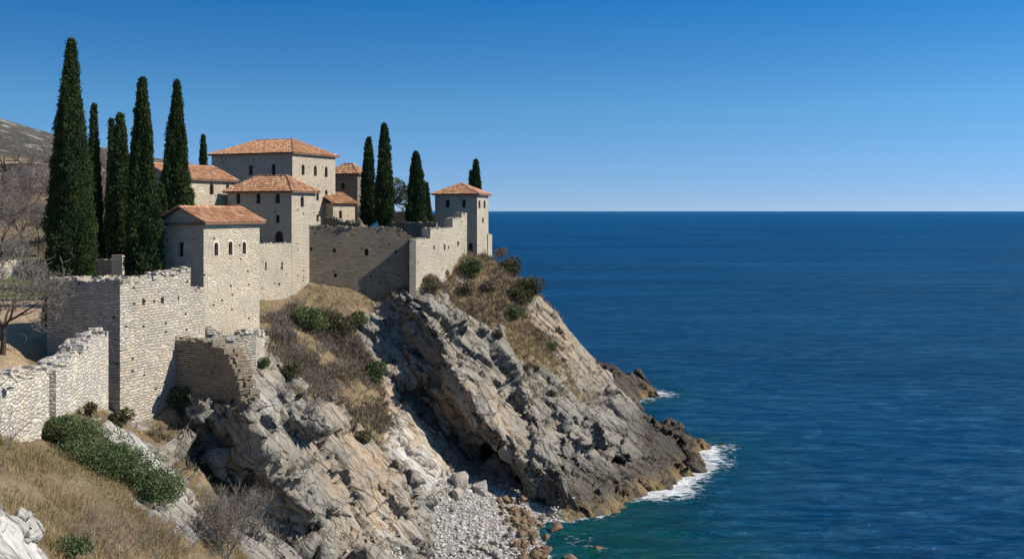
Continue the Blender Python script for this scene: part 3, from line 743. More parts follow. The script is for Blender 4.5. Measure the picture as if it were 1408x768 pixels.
b1, I1 = building('gabled_tower_house', 'pale stone house with gabled red tile roof and three surrounded arched windows above the bastion', 280, 66, 23.5, 219, 357, 305, 13.5, 'gable', rise=.95,
    wl=[(248.5, 333, 353, 7.5, False)], wr=[(297, 333, 351.5, 5.6, True, .09), (316.5, 331.5, 350.5, 5.6, True, .09), (335.5, 332, 349, 5.2, True, .09)], mat='wall_cream', cat='stone house')
b2, I2 = building('hipped_tower_house', 'brown stone house with pyramid tile roof, row of small arched windows and round-arched doorway', 401, 95, 23.5, 313, 434, 262, 13.5, 'hip', rise=1.45,
    wl=[(327.5, 266.5, 280, 5.5, False), (355, 265.5, 280, 6, True), (381.5, 265.5, 279.5, 6.5, True), (381.5, 296, 306.5, 5.6, False), (383.5, 317.5, 334, 11.5, True)],
    wr=[(415.6, 269.5, 284.5, 4.5, True)], mat='wall_pale', cat='stone house')
b3, I3 = building('great_hall', 'largest and tallest castle block with wide hipped tile roof above the other roofs', 402, 112, 23.5, 291, 461, 209, 17, 'hip', rise=1.75, ridge=.75,
    wl=[(344.5, 226.5, 241, 5.6, True), (376, 225.5, 240.5, 5.6, True)],
    wr=[(416.8, 226, 240.5, 4, True), (433.6, 227.5, 242, 4, True), (448.5, 229, 243.5, 4, True), (436.6, 261.5, 275.5, 3.6, True), (448.7, 261, 275, 3.6, True), (436.7, 295, 304.5, 3, False), (449, 291, 297, 3.4, True)], mat='wall_pale', cat='stone building')
b4, I4 = building('rear_wing', 'cream stone wing with low gabled tile roof between the cypresses and the great hall', 236, 92, 23.5, 205, 322, 244, 15, 'gable', rise=1.35, Wd=5.5,
    wr=[(291, 252, 267.5, 5.6, True), (313, 253, 266.5, 4.6, True)], mat='wall_cream', cat='stone house')
b5, I5 = building('rear_tower_house', 'narrow shaded tower house with small hipped roof right behind the great hall', 491.5, 125, 18, 452, 505, 238, 17, 'hip', rise=1.2,
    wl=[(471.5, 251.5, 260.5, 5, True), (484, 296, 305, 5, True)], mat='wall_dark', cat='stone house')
b6, I6 = building('lean_to_annex', 'low cream annex with one-sided tile roof against the great hall', 458, 117, 38, 448, 488, 279, 17, 'shed', rise=1.3, Wd=2.6,
    wr=[(468.3, 289, 300.5, 4.2, True)], mat='wall_cream', cat='annex')
b7, I7 = building('watchtower', 'square watchtower with pyramid tile roof at the seaward end of the castle', 656, 113, 10, 598, 671.5, 266, 15, 'hip', rise=1.15,
    wl=[(615.3, 275, 285.5, 5.5, False), (637.6, 275, 285.5, 5, False), (647, 334, 350, 6, True)], wr=[(659.2, 276, 286.5, 2.6, False), (666.2, 276, 286.5, 2.6, False), (664, 299.5, 306.5, 2.4, False), (667, 343, 352, 1.5, False)], mat='wall_pale', cat='tower')
bh, _ = building('hillside_house', 'low plastered house on the hillside behind bare trees at the left edge', 42, 131, 15, -10, 62, 224, 27, 'hip', rise=.12, mat='render', cat='house', Wd=9, L=5, tile='surround')

# ---- ruined and curtain walls
def cap_stones(mb, pts, T, thick, size=.3, dens=1.0, drop=.15):
    N = np.array([T[1], -T[0], 0])
    for p in pts:
        if rng.random() > dens: continue
        s = size*rng.uniform(.6, 1.35)
        for d in np.arange(size*.35, thick, size*.85):
            if rng.random() < .2: continue
            mb.box(np.array(p)-N*(d+rng.uniform(-.04, .04))+np.array([0, 0, rng.uniform(-.05, .09)-drop*.2]), s*rng.uniform(.8, 1.3), s*rng.uniform(.8, 1.2), s*rng.uniform(.45, .8), (T[0]+rng.uniform(-.25, .25), T[1]+rng.uniform(-.25, .25)), jit=.045*size/.3)
def wall_run(mb, A, B, prof, zb, thick, holes=(), step=.38, jit=.07, size=.3, dens=1., ext=0., batter=0):
    """prof: photo pixels (u, v) along the top edge; A, B plan points"""
    A = np.array([*A[:2], zb]); B = np.array([*B[:2], zb]); D = B-A; L = np.linalg.norm(D); T = D/L
    tz = [hitplane(A, T, u, v) for u, v in prof]; tt = [q[0] for q in tz]; zz = [q[1] for q in tz]
    t = 0; top = []; caps = []
    while t < L-1e-6:
        n = min(L, t+step*rng.uniform(.6, 1.5))
        z = float(np.interp((t+n)/2, tt, zz))+rng.uniform(-jit, jit)
        top += [(t, z), (n, z)]; caps.append(A+T*(t+n)/2+np.array([0, 0, z-zb])); t = n
    top = [(q[0]+(1e-4*i), q[1]) for i, q in enumerate(top)]
    out = [(0, zb), (L+.01, zb)]+top[::-1]
    out[1] = (top[-1][0], zb); out[-1] = (0, out[-1][1])
    hs = []
    for (u, v0, v1, wpx, ar) in holes:
        t0, z1 = hitplane(A, T, u, v0); _, z0 = hitplane(A, T, u, v1); ta, _ = hitplane(A, T, u-wpx/2, v0); tb, _ = hitplane(A, T, u+wpx/2, v0)
        hs.append(arch(t0, z0, z1, abs(tb-ta), ar, 4))
    facade(mb, A, T, out, hs, reveal=min(.5, thick*.6), back=thick)
    cap_stones(mb, caps, T, thick, size, dens)
    return A, T, hs
def P2(u, Y): return np.array([(u-704)/FP*Y, Y])
def wall_thing(name, label, runs, mat, thick=.9, cat='wall', quoin=None, **k):
    mid = (np.array(runs[0][0])+np.array(runs[-1][1]))/2
    root = thing(name, label, cat, (*mid[:2], runs[0][3])); mb = MB(); slits = []
    for r in runs:
        A, B, prof, zb = r[:4]; hs = r[4] if len(r) > 4 else (); kk = dict(k); kk.update(r[5] if len(r) > 5 else {}); th = kk.pop('thick', thick)
        A2, T, hl = wall_run(mb, A, B, prof, zb, th, hs, **kk); slits += [(A2, T, h) for h in hl]
    if quoin:
        for (x, y, z0, z1, T, s) in quoin:
            z = z0; i = 0
            while z < z1:
                hgt = rng.uniform(.24, .36); i += 1
                a, b = (s, s*.62) if i % 2 else (s*.62, s)
                T3 = np.array([T[0], T[1], 0]); N3 = np.array([T[1], -T[0], 0])
                mb.box(np.array([x, y, z+hgt/2])+T3*(a/2-.035)-N3*(b/2-.035), a, b, hgt-.02, T, jit=.008); z += hgt
    mb.build('wall', M[mat], root)
    for A2, T, h in slits: pane(A2, T, h, min(.45, thick*.55), root, 'arrow_slit', False)  # dark panel closes each slit, its colour standing for the shade inside
    return root
def dirv(p, q): d = np.array(q)-np.array(p); return d/np.linalg.norm(d)

# bastion
c0 = P2(165, 58); a = math.radians(23.5); d1 = np.array([math.sin(a), math.cos(a)]); d2 = np.array([-math.cos(a), math.sin(a)])
Lb = solve_len(c0, d1, 262); Wb = solve_len(c0, d2, 65)
lf = c0+d2*Wb
r_end = c0+d1*Lb; r2 = c0+d1*(solve_len(c0, d1, 283))
wall_thing('bastion_wall', 'big bastion wall corner, left face dark and right face sunlit with small arrow slits', [
    (lf+d2*.0, c0+d1*.0-d2*.0, [(60,386),(78,384),(100,385),(122,388),(135,386),(150,386),(165,387)], 12.),
    (c0+d1*.03-d2*.012, r_end, [(165,387),(190,384),(215,379),(240,374),(258,371),(262,372)], 11., [(197.2,410,419.5,4,True),(223.3,407.5,417,4.4,True),(245.5,407,413,2,False)]),
    (lf+d1*7+d2*.01, lf+d2*.01, [(60,387),(75,386)], 13)], 'wall_grey', 1.0, quoin=[(*c0, 13, 21.5, (d1[0], d1[1]), .62)])
wall_thing('bastion_end_wall', 'lower crenel-less end section of the bastion wall abutting the gabled house', [(r_end+d1*.02-(-d2)*.06, r2+d2*.06, [(262,397),(282,396.5)], 13.)], 'wall_grey', .9)
# stepped wall below the bastion and its lower neighbour
a1, a2 = P2(77, 48.0), P2(149, 56.2)
wall_thing('stepped_rubble_wall', 'sunlit rubble wall climbing in steps from the lower left up to the bastion', [
    (a1, a2, [(76,508),(86,503),(88,497),(97,494),(99,487),(110,484),(112,474),(122,471),(124,464),(136,461),(150,456)], 12.5)], 'wall_rough', .9, size=.42, step=.5, jit=.04)
a0, a1b = P2(-60, 40.5), P2(71, 48.2)
wall_thing('low_rubble_wall', 'lowest whitish rubble wall at the left edge, topped by loose pale slabs', [
    (a0, a1b, [(-60,545),(0,527),(8,521),(20,519),(30,514),(45,510),(70,508)], 12.5)], 'wall_rough', 1.1, size=.5, step=.55, jit=.06)
# shaded fragment on the spur
fp = [(229,62.3,464),(262,62.0,470),(290,61.3,477),(306,60.6,484),(316,60.0,497),(324,59.5,515),(329,59.2,533),(332,59.0,548)]
fr_ = []
for (ua, Ya, va), (ub_, Yb, vb) in zip(fp[:-1], fp[1:]):
    A_, B_ = P2(ua, Ya), P2(ub_, Yb); fr_.append((A_, B_-dirv(A_, B_)*.01, [(ua, va), (ub_, vb)], 12.4 if ua < 300 else (13. if ua < 320 else 13.8)))
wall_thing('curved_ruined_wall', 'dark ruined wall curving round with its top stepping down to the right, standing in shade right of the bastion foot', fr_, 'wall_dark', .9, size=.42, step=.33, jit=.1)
g0, g1, g2 = P2(284, 65.2), P2(352, 67.0), P2(368, 71)
wall_thing('ruined_terrace_wall', 'broken drystone terrace wall directly under the gabled house', [
    (g0, g1, [(284,452),(300,455),(306,462),(330,463),(335,457),(352,456)], 13.5), (g1+dirv(g1, g2)*.03, g2, [(352,457),(360,459),(368,468)], 13.)], 'wall_grey', 1.1, size=.42, step=.4)
# curtain between gabled house and hipped house
k0, k1 = P2(340, 86.6), I2['c'][:2]-d1*.03
k0 = I2['c'][:2]-d1*9.5
wall_thing('curtain_wall', 'pale sunlit curtain wall with two slits between the gabled and the hipped house', [
    (k0, k1+(-d2)*0, [(330,336),(357,335.5),(403,334.5)], 12.5, [(365.6,360,371,2.2,False),(388,360,371,2.2,False),(384,388.5,392.5,2.6,False)])], 'wall_pale', 1., dens=.6, size=.22, jit=.03)
# great shaded wall and its sunlit return
m0 = P2(421, 97.6); m1 = P2(571.5, 98.9)
w_ = wall_thing('great_wall', 'broad brown wall in raking light with weathered top edge above the gully', [
    (m0, m1, [(421,312),(450,311),(480,312.5),(510,312),(538,313),(549,316),(558,321),(566,326),(572,329)], 12.5,
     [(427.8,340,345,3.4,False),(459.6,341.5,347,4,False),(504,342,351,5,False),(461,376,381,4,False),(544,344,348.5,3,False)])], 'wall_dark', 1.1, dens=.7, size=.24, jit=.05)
tt = dirv(m0, m1); nn_ = np.array([tt[1], -tt[0]])
p0 = m1-tt*.62+nn_*.8
wall_thing('corner_buttress', 'narrow projecting corner buttress between the shaded great wall and its sunlit return', [
    (p0, p0+tt*.62, [(560,329.5),(575,330)], 12.5)], 'wall_pale', 1.6, dens=.7, size=.22, jit=.03, cat='buttress')
q0 = m1+tt*.03; q1 = P2(642, 109.8)
dq = dirv(q0, q1)
wall_thing('stepped_curtain_wall', 'sunlit curtain wall stepping up from the great wall to the watchtower', [
    (q0, q1, [(573,329),(591,327.8),(591.3,315),(604,314),(622,312.8),(622.3,300.5),(634,299.5),(634.3,293.6),(642,293)], 13,
     [(597,337.5,342.5,2.2,False),(611.5,335.5,344,2.2,False),(617,338,342,1.8,False),(630,332,338,2.6,False)])], 'wall_pale', 1., dens=.5, size=.2, jit=.03, step=.3)
s0 = I7['pt'](6.4, .3, 0)[:2]
wall_thing('wall_stub', 'short wall stub clinging to the seaward side of the watchtower', [(P2(671.2, 118.6), P2(676.6, 120.5), [(671,322),(676.6,323)], 15)], 'wall_pale', .8, cat='wall', dens=.3, size=.2)
# inner walls glimpsed behind
wall_thing('inner_dark_wall', 'low shaded inner wall behind the great wall, left of the watchtower', [(P2(528, 106.5), P2(600, 106), [(528,309),(545,305.5),(570,305),(600,306)], 18)], 'wall_dark', .8, dens=.4, size=.2)
wall_thing('far_terrace_wall', 'brown terrace wall farthest back, on the skyline left of the watchtower', [(P2(520, 124), P2(610, 123), [(520,292),(545,290.5),(580,293),(610,294)], 18)], 'wall_dark', .8, dens=.4, size=.2)
wall_thing('broken_inner_wall', 'jagged dark broken wall between the great hall and the great wall top', [(P2(446, 103), P2(494, 102.5), [(446,302),(452,298),(462,300),(470,304),(480,306),(494,307)], 18)], 'wall_dark', .8, dens=.9, size=.3)
wall_thing('courtyard_back_wall', 'pale rubble wall closing the courtyard behind the bare tree', [(P2(-40, 90), P2(72, 97), [(-40,361),(0,361),(30,360),(72,360)], 17.5)], 'wall_rough', .8, size=.3)
wall_thing('courtyard_shaded_wall', 'dark low wall seen between two big cypresses', [(P2(120, 78), P2(168, 77), [(120,356),(168,357)], 17.5)], 'wall_dark', .8, dens=.4, size=.2)
wall_thing('gate_pier', 'small sunlit stone pier between the two biggest cypresses', [(P2(168, 75), P2(179, 76.5), [(168,350),(172,350),(173,356),(176,357),(176.5,368),(179,369)], 17.5)], 'wall_cream', .8, dens=.6, size=.2, cat='pier')

# ------------------------------------------------------------------ vegetation
def unit(a): return a/(np.linalg.norm(a, axis=1)[:, None]+1e-9)
def leaves(Pp, D, ln, wd):
    """kite-shaped leaf faces from point Pp along D"""
    n = len(Pp); D = unit(D); S = unit(np.cross(D, rng.normal(size=(n, 3))))
    ln = np.broadcast_to(ln, n)[:, None]; wd = np.broadcast_to(wd, n)[:, None]
    V = np.stack([Pp, Pp+D*ln*.45+S*wd/2, Pp+D*ln, Pp+D*ln*.45-S*wd/2], 1).reshape(-1, 3)
    return V, np.arange(4*n).reshape(n, 4)
def leaf_obj(name, V, F, mat, parent=None, org=(0, 0, 0)):
    o = link(name, np_mesh(name, V-np.array(org), F), mat, parent)
    if parent is None: o.location = tuple(map(float, org))
    return o
def cypress_proto(name, label, h, R, seed, bottom=.0, prof=1.5, n=9000, lean=0, trunks=1, leaf=.34, point=.8):
    r_ = np.random.default_rng(seed); off = seed*3.7
    def rad(t, th):
        b = np.minimum(1, (t/.10+.12)**.55)
        base = R*b*np.clip(1-t**prof, 0, 1)**point+.05
        q = np.stack([np.cos(th)*1.6+off, np.sin(th)*1.6+off, t*h*.32], 1)
        q2 = np.stack([np.cos(th)*R*1.9+off, np.sin(th)*R*1.9, t*h*.8], 1)
        return base*(1+.34*fbm(q, 2)+.26*vnoise(q2)+.1*vnoise(q2*2.3))
    root = thing(name, label, 'cypress', (0, 0, 0), None)
    z0 = bottom; H = h-bottom
    # inner opaque core
    nt, na = 46, 28
    T_, A_ = np.meshgrid(np.linspace(0, .985, nt), np.linspace(0, 2*math.pi, na, endpoint=False), indexing='ij')
    rr = rad(T_.ravel(), A_.ravel())*.84
    V = np.stack([rr*np.cos(A_.ravel()), rr*np.sin(A_.ravel()), z0+T_.ravel()*H], 1)
    F = [(i*na+j, i*na+(j+1) % na, (i+1)*na+(j+1) % na, (i+1)*na+j) for i in range(nt-1) for j in range(na)]
    cb = np.array(F)
    t = r_.random(n)**1.15; th = r_.random(n)*2*math.pi
    rr = rad(t, th); k = r_.uniform(.8, 1.0, n)
    Pp = np.stack([rr*k*np.cos(th), rr*k*np.sin(th), z0+t*H-.15], 1)
    D = np.stack([np.cos(th)*.42, np.sin(th)*.42, np.ones(n)], 1)
    Vs, Fs = [], []; b = 0
    for s in range(4):
        v, f = leaves(Pp+r_.normal(scale=.07, size=(n, 3)), D+r_.normal(scale=.33, size=(n, 3)), leaf*r_.uniform(.6, 1.2, n)*(1-.35*t), leaf*.36)
        Vs.append(v); Fs.append(f+b); b += len(v)
    # a few stray sprays breaking the outline
    m = n//60; i = r_.integers(0, n, m)
    for s in range(7):
        v, f = leaves(Pp[i]*[1.03, 1.03, 1]+r_.normal(scale=.09, size=(m, 3)), D[i]*[1.3, 1.3, 1]+r_.normal(scale=.25, size=(m, 3)), leaf*1.0, leaf*.34)
        Vs.append(v); Fs.append(f+b); b += len(v)
    crown = link('crown', np_mesh('crown', np.concatenate(Vs), np.concatenate(Fs)), M['cypress'], root)
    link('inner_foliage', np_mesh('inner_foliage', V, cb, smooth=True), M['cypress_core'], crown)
    tm = MB()
    for q in range(trunks):
        ox = (q-(trunks-1)/2)*.42; tm.tube([(ox*1.2, 0, -1.2), (ox, .05, bottom*.5), (ox*.5, 0, bottom+h*.25)], [.2+R*.04, .17+R*.03, .08], 7)
    tm.build('trunk', M['bark_pale'] if trunks > 1 else M['bark'], root, uv=False)
    return root
def place(root, u, Y, zb, rot=0, s=1.):
    p = P(u, 290, Y); root.location = (float(p[0]), float(p[1]), float(zb)); root.rotation_euler = (0, 0, rot); root.scale = (s, s, s); return root
def ztop(v, Y): return CH-(v-290)/FP*Y
GRP = 'cypresses around the castle'
def cyp(name_label, u, vt, Y, zb, R, seed, **k):
    r = cypress_proto('cypress_tree', name_label, ztop(vt, Y)-zb, R, seed, **k); r['group'] = GRP
    return place(r, u, Y, zb)
cyp('tallest and widest cypress, standing directly behind the bastion at the left', 98, 53, 64, 17.8, 1.52, 1, n=30000, prof=1.5, leaf=.2, point=.88)
cyp('broad cypress on two pale trunks just left of the gabled house', 196, 107, 66, 18.2, 1.08, 2, n=16000, bottom=2.3, prof=1.5, trunks=2, point=1., leaf=.26)
cyp('broad dark cypress with side shoots in front of the rear wing', 243.5, 111, 79, 19.5, 1.36, 3, n=14000, bottom=.8, prof=1.5, leaf=.26, point=.95)
cyp('slim pointed cypress right behind the tallest cypress', 129, 143, 84, 19, .72, 4, n=4500, prof=1.4, leaf=.32)
cyp('thin cypress spire, left of a twin pair behind the double-trunked cypress', 153.5, 163, 90, 19.5, .55, 5, n=3200, prof=1.4, leaf=.32)
cyp('medium cypress, right and wider one of the twin pair behind the double-trunked cypress', 165.5, 156, 84, 21.5, 1.02, 6, n=6000, prof=1.5, leaf=.34)
cyp('short round-topped side cypress tucked between the double-trunked cypress and the gabled house', 221, 252, 70, 20.5, .3, 14, n=1200, bottom=4.3, prof=2.2, leaf=.25)
cyp('small distant cypress tip rising over the rear wing roof', 279.5, 185, 125, 25, .62, 7, n=2500, prof=1.4)
cyp('left and shorter cypress of the pair behind the great wall', 507, 189, 106, 23.6, .76, 8, n=5200, bottom=1.1, prof=1.6, leaf=.36)
cyp('right and taller cypress of the pair behind the great wall', 528.5, 170, 104, 23.6, .82, 9, n=5600, bottom=1.1, prof=1.6, leaf=.36)
cyp('dark cypress right of the round pine on the castle terrace', 572, 209, 108, 24.6, .9, 10, n=5200, prof=1.5, leaf=.36)
cyp('small slender cypress leaning on the right side of a taller one near the watchtower', 585.5, 251, 112, 24.4, .5, 11, n=2200, prof=1.4)
cyp('cypress top rising just behind the watchtower roof', 654.5, 219, 124, 23, .72, 12, n=3200, prof=1.9)
cyp('tiny cypress tip left of the one behind the watchtower', 648, 234, 127, 23, .42, 13, n=1600, prof=1.5)

def blob_crown(centers, radii, n, leaf, flat=1., up=.3, seed=0):
    Vs, Fs = [], []; b = 0; cs = np.array(centers, float); rs = np.array(radii, float)
    w = rs**2/np.sum(rs**2); k = rng.choice(len(cs), n, p=w)
    d = unit(rng.normal(size=(n, 3))); rr = rs[k]*rng.uniform(.55, 1.08, n)**.7
    rr *= 1+.35*fbm(d*1.7+cs[k]*.7+seed, 3)
    Pp = cs[k]+d*rr[:, None]*np.array([1, 1, flat])
    v, f = leaves(Pp, d+rng.normal(scale=.6, size=(n, 3))+[0, 0, up], leaf*rng.uniform(.6, 1.3, n), leaf*.55)
    return v, f
def branches(mb, p, d, ln, r, lev, twl, spread=.6, up=.1, tw=None, kids=(3, 4), minr=.008):
    """recursive limb: bent tube with children; the thinnest shoots go to the list tw"""
    pts = [np.array(p, float)]; dd = np.array(d, float); dd /= np.linalg.norm(dd); n = 4
    for i in range(n):
        dd = dd+rng.normal(scale=.16, size=3)+np.array([0, 0, up*.3]); dd /= np.linalg.norm(dd); pts.append(pts[-1]+dd*ln/n)
    rad = [r*(1-.5*i/n) for i in range(n+1)]
    if lev <= twl: tw.append((pts, rad))
    else: mb.tube(pts, rad, 5 if lev > twl+1 else 4)
    if lev == 0: return
    for k in range(rng.integers(kids[0], kids[1]+1)):
        i = rng.integers(1, n+1) if k else n
        nd = dd+rng.normal(scale=spread, size=3); nd[2] += up; nd /= np.linalg.norm(nd)
        branches(mb, pts[i], nd, ln*rng.uniform(.58, .82), max(minr, rad[i]*rng.uniform(.5, .75)), lev-1, twl, spread, up, tw, kids, minr)
def bare_tree(name, label, cat, h, lev=5, twl=2, tmat='bark_pale', wmat='twig', spread=.65, up=.12, kids=(3, 4), trunk_r=.16, stems=1, trunk_frac=.28, minr=.010):
    root = thing(name, label, cat); mb = MB(); tw = []
    for s in range(stems):
        a = s*2*math.pi/stems+rng.uniform(0, 1); o = .12*(stems > 1)
        d = np.array([math.cos(a)*.5*(stems > 1), math.sin(a)*.5*(stems > 1), 1])
        b0 = np.array([o*math.cos(a), o*math.sin(a), -.4]); t1 = b0+d/np.linalg.norm(d)*h*trunk_frac+[rng.uniform(-.1, .1), rng.uniform(-.1, .1), 0]
        mb.tube([b0, (b0+t1)/2+rng.normal(scale=.05, size=3), t1], [trunk_r*1.25, trunk_r, trunk_r*.85], 8)
        for q in range(kids[1]):
            aa = q*2*math.pi/kids[1]+rng.uniform(-.4, .4)
            branches(mb, t1, np.array([math.cos(aa)*.8, math.sin(aa)*.8, .75]), h*.27, trunk_r*.6, lev-1, twl, spread, up, tw, kids, minr)
    mb.build('trunk', M[tmat], root, uv=False)
    V, F = [], []; b = 0
    for pts, rad in tw:
        for i in range(len(pts)-1):
            D = pts[i+1]-pts[i]; S = np.cross(D, rng.normal(size=3)); S /= np.linalg.norm(S)+1e-9; S2 = np.cross(D, S); S2 /= np.linalg.norm(S2)+1e-9
            for q in range(3):
                an = q*2.0944; V.append(pts[i]+(S*math.cos(an)+S2*math.sin(an))*rad[i])
            for q in range(3):
                an = q*2.0944; V.append(pts[i+1]+(S*math.cos(an)+S2*math.sin(an))*rad[i+1])
            for q in range(3): F.append((b+q, b+(q+1) % 3, b+3+(q+1) % 3, b+3+q))
            b += 6
    if F: link('twigs', np_mesh('twigs', np.array(V), np.array(F)), M[wmat], root)
    return root
t1 = place(bare_tree('bare_tree', 'nearest bare tree with forked grey limbs in the sandy courtyard at the left edge', 'bare tree', 9.6, lev=6, twl=3, tmat='bark', trunk_r=.17, spread=.62, kids=(3, 4), trunk_frac=.22, up=.2, minr=.017), 3, 56.5, gz_at(*P2(3, 56.5)), 1.4, .88)
t2 = bare_tree('bare_tree', 'mauve-grey bare tree massed behind the courtyard wall, nearest the tallest cypress', 'bare tree', 7.5, lev=6, twl=4, tmat='bark', wmat='twig_mauve', spread=.75, kids=(3, 4), trunk_r=.14, trunk_frac=.2, minr=.014)
place(t2, 52, 97, gz_at(*P2(52, 97))); t2['group'] = 'bare trees on the hillside'
lab = ['mauve-grey bare tree behind the courtyard wall, second from the tallest cypress', 'mauve-grey bare tree behind the courtyard wall at the left edge of the picture',
       'bare tree higher on the slope, left one of the upper row', 'bare tree higher on the slope, second of the upper row', 'bare tree on the slope right under the hillside house',
       'bare tree on the slope between the hillside house and the tallest cypress', 'pale bare tree between the two biggest cypresses', 'bare tree far behind between the slim cypresses', 'round bare tree seen over the shaded low wall between cypresses']
for (u, Y, s, rz), lb in zip([(28, 99, 1.05, 1.3), (2, 97, 1.1, 2.4), (12, 110, 1., 3.1), (45, 112, 1., 4.2), (35, 121, .8, 5.), (62, 124, 1.0, .7), (146, 100, 1.1, 1.9), (142, 118, 1.35, 2.9), (150, 86, .78, 3.8)], lab):
    p = P(u, 290, Y); copy_tree(t2, (p[0], p[1], gz_at(p[0], p[1])), rz, (s, s, s), lb)
t5 = bare_tree('bare_tree', 'dark bare tree beside the hillside house, its crown against the sky', 'bare tree', 7.5, lev=5, twl=2, tmat='bark', wmat='twig', spread=.6, kids=(3, 4), trunk_r=.24, minr=.016)
place(t5, 41, 128, gz_at(*P2(41, 128)), 1.)
p = P(8, 290, 122); t6 = bare_tree('pollarded_tree', 'black pollarded trunk with stubby spreading limbs at the left edge of the hillside', 'bare tree', 5.6, lev=2, twl=0, tmat='bark', wmat='twig', spread=.5, kids=(3, 4), trunk_r=.42, trunk_frac=.55, minr=.05)
t6.location = (p[0], p[1], gz_at(p[0], p[1])-.2)
# umbrella-crowned pine on the castle terrace
pr = thing('pine_tree', 'round airy pine between the cypress pair and the terrace cypress', 'pine tree'); place(pr, 545, 125, 24.5); mb = MB()
sc_ = 125/FP; tb = np.array([-.3, 0, -1.]); fk = np.array([-.45, 0, 2.6])
mb.tube([tb, (tb+fk)/2, fk], [.2, .17, .14], 6)
cl = []
for (du, dv) in [(-2,-58),(6,-55),(11,-48),(16,-38),(18,-28),(14,-20),(4,-44),(0,-34),(8,-32),(-6,-46),(12,-42),(16,-48)]:
    c_ = np.array([du*sc_, rng.uniform(-1, 1), (290+6-(290+dv)-8)*sc_]); cl.append(c_)
    mb.tube([fk, fk*.5+c_*.5+[0, 0, -.2], c_], [.09, .05, .02], 4)
mb.build('trunk', M['bark'], pr, uv=False, org=np.zeros(3))
v, f = blob_crown(cl, [.62]*len(cl), 2600, .24, flat=.75); leaf_obj('crown', v, f, M['pine'], pr)

# ---- bushes
def bush(name, label, u, v, w, hgt, mat='bush', n=2500, leaf=.2, cat='bush', dz=.35, Y=None, lobes=6, group=None, seed=1, y0=22):
    p = hit(u, v, y0) if Y is None else P(u, v, Y)
    r = thing(name, label, cat, p, group)
    k = p[1]/FP; rw = w*k/2; rh = hgt*k/2
    cs = [(rng.uniform(-.55, .55)*rw, rng.uniform(-.5, .5)*rw, rh*dz+rng.uniform(-.3, .5)*rh) for _ in range(lobes)]
    vv, ff = blob_crown(cs, [min(rw, rh*1.1)*rng.uniform(.45, .75) for _ in cs], n, leaf, flat=.85, seed=seed)
    leaf_obj('foliage', vv, ff, M[mat], r)
    tm = MB()
    for c_ in cs: tm.tube([(0, 0, -.5), np.array(c_)*.5+[0, 0, -.1], np.array(c_)], [.05, .035, .015], 4)
    tm.build('stems', M['bark'], r, uv=False, org=np.zeros(3))
    return r
bush('bush', 'rounded grey-green bush at the foot of the curved ruined wall', 240, 552, 44, 36, n=3500, leaf=.16)
for i, (u, v, w, h, lb) in enumerate([(90,608,70,50,'green shrub under the low rubble wall, uppermost of the hedge'), (125,635,90,60,'broad green shrub in the middle of the sloping hedge'),
        (165,655,80,60,'dense green shrub of the hedge beside the white rock strips'), (205,680,70,46,'lowest green shrub at the tip of the sloping hedge'), (150,632,60,40,'green shrub of the hedge nearest the bastion rock'), (75,590,40,26,'yellow-green low shrub at the joint of the rubble walls')]):
    bush('bush', lb, u, v, w*1.45, h*1.15, n=9000, leaf=.11, lobes=14, group='sloping green hedge', dz=.12)
bush('bush', 'green shrub on top of the rock below the stepped wall', 165, 580, 30, 26, 'olive', 1500, .14)
bush('bush', 'small shrub at the base of the stepped wall', 124, 566, 18, 18, 'olive', 900, .13)
bush('bush', 'bright green patch of shrub in the bottom left foreground', 95, 762, 70, 36, 'bush', 3000, .09)
bush('bush', 'dark green conifer-like shrub at the foot of the castle wall in the gully', 428, 452, 42, 52, 'bush', 3500, .2, seed=3)
bush('bush', 'grey-green shrub right of the conifer-like shrub in the gully', 466, 458, 46, 42, 'olive', 3000, .2, seed=4)
bush('bush', 'small green shrub in the shade below the great wall', 494, 444, 22, 24, 'bush', 1200, .18)
bush('bush', 'ball-shaped green bush alone before the dark cliff recess', 512, 520, 40, 32, 'bush', 3600, .17, lobes=5, seed=8)
bush('bush', 'dark tall shrub at the foot of the watchtower', 648, 376, 30, 44, 'bush', 2600, .22, seed=5)
bush('bush', 'olive shrub, highest of those right of the watchtower', 703, 374, 34, 34, 'olive', 2600, .24, seed=6)
bush('bush', 'round-topped olive bush overhanging the sea side of the cliff', 732, 402, 42, 36, 'olive', 3200, .24, seed=7)
bush('bush', 'dark shrub between the two olive shrubs on the headland', 716, 412, 30, 34, 'olive', 2000, .22)
bush('bush', 'dark round bush lowest of the group on the headland', 706, 436, 26, 24, 'bush', 2000, .2)
bush('bush', 'tiny yellow-green shrub alone on the bare headland slope', 760, 478, 11, 11, 'bush', 500, .16)
bush('bush', 'small green shrub in a crack of the grey headland rock', 759, 543, 18, 12, 'olive', 700, .16)
bush('bush', 'green tuft beside the ruined terrace wall rubble', 361, 502, 20, 16, 'bush', 900, .12)
bush('bush', 'yellow-green tuft at the foot of the wall corner above the cliff', 592, 398, 14, 12, 'olive', 600, .16)
bush('bush', 'dim green shrub on the gully slope below its bare scrub', 400, 520, 30, 36, 'olive', 1200, .17)
bush('bush', 'dim green shrub low in the gully beside the ochre rocks', 500, 606, 26, 22, 'olive', 1200, .15)
for (u, v, w, h, lb) in [(690,350,20,16,'brownish shrub against the sea right beside the watchtower'), (672,398,24,18,'brown dry shrub in the grassy headland slope'), (640,402,26,22,'grey dry shrub below the stepped curtain wall'), (612,378,30,22,'pale dry shrub at the foot of the stepped curtain wall'), (684,462,14,12,'brown shrub on the headland above the big grey slab')]:
    bush('dry_bush', lb, u, v, w, h, 'scrub', 1300, .2, cat='dry bush')

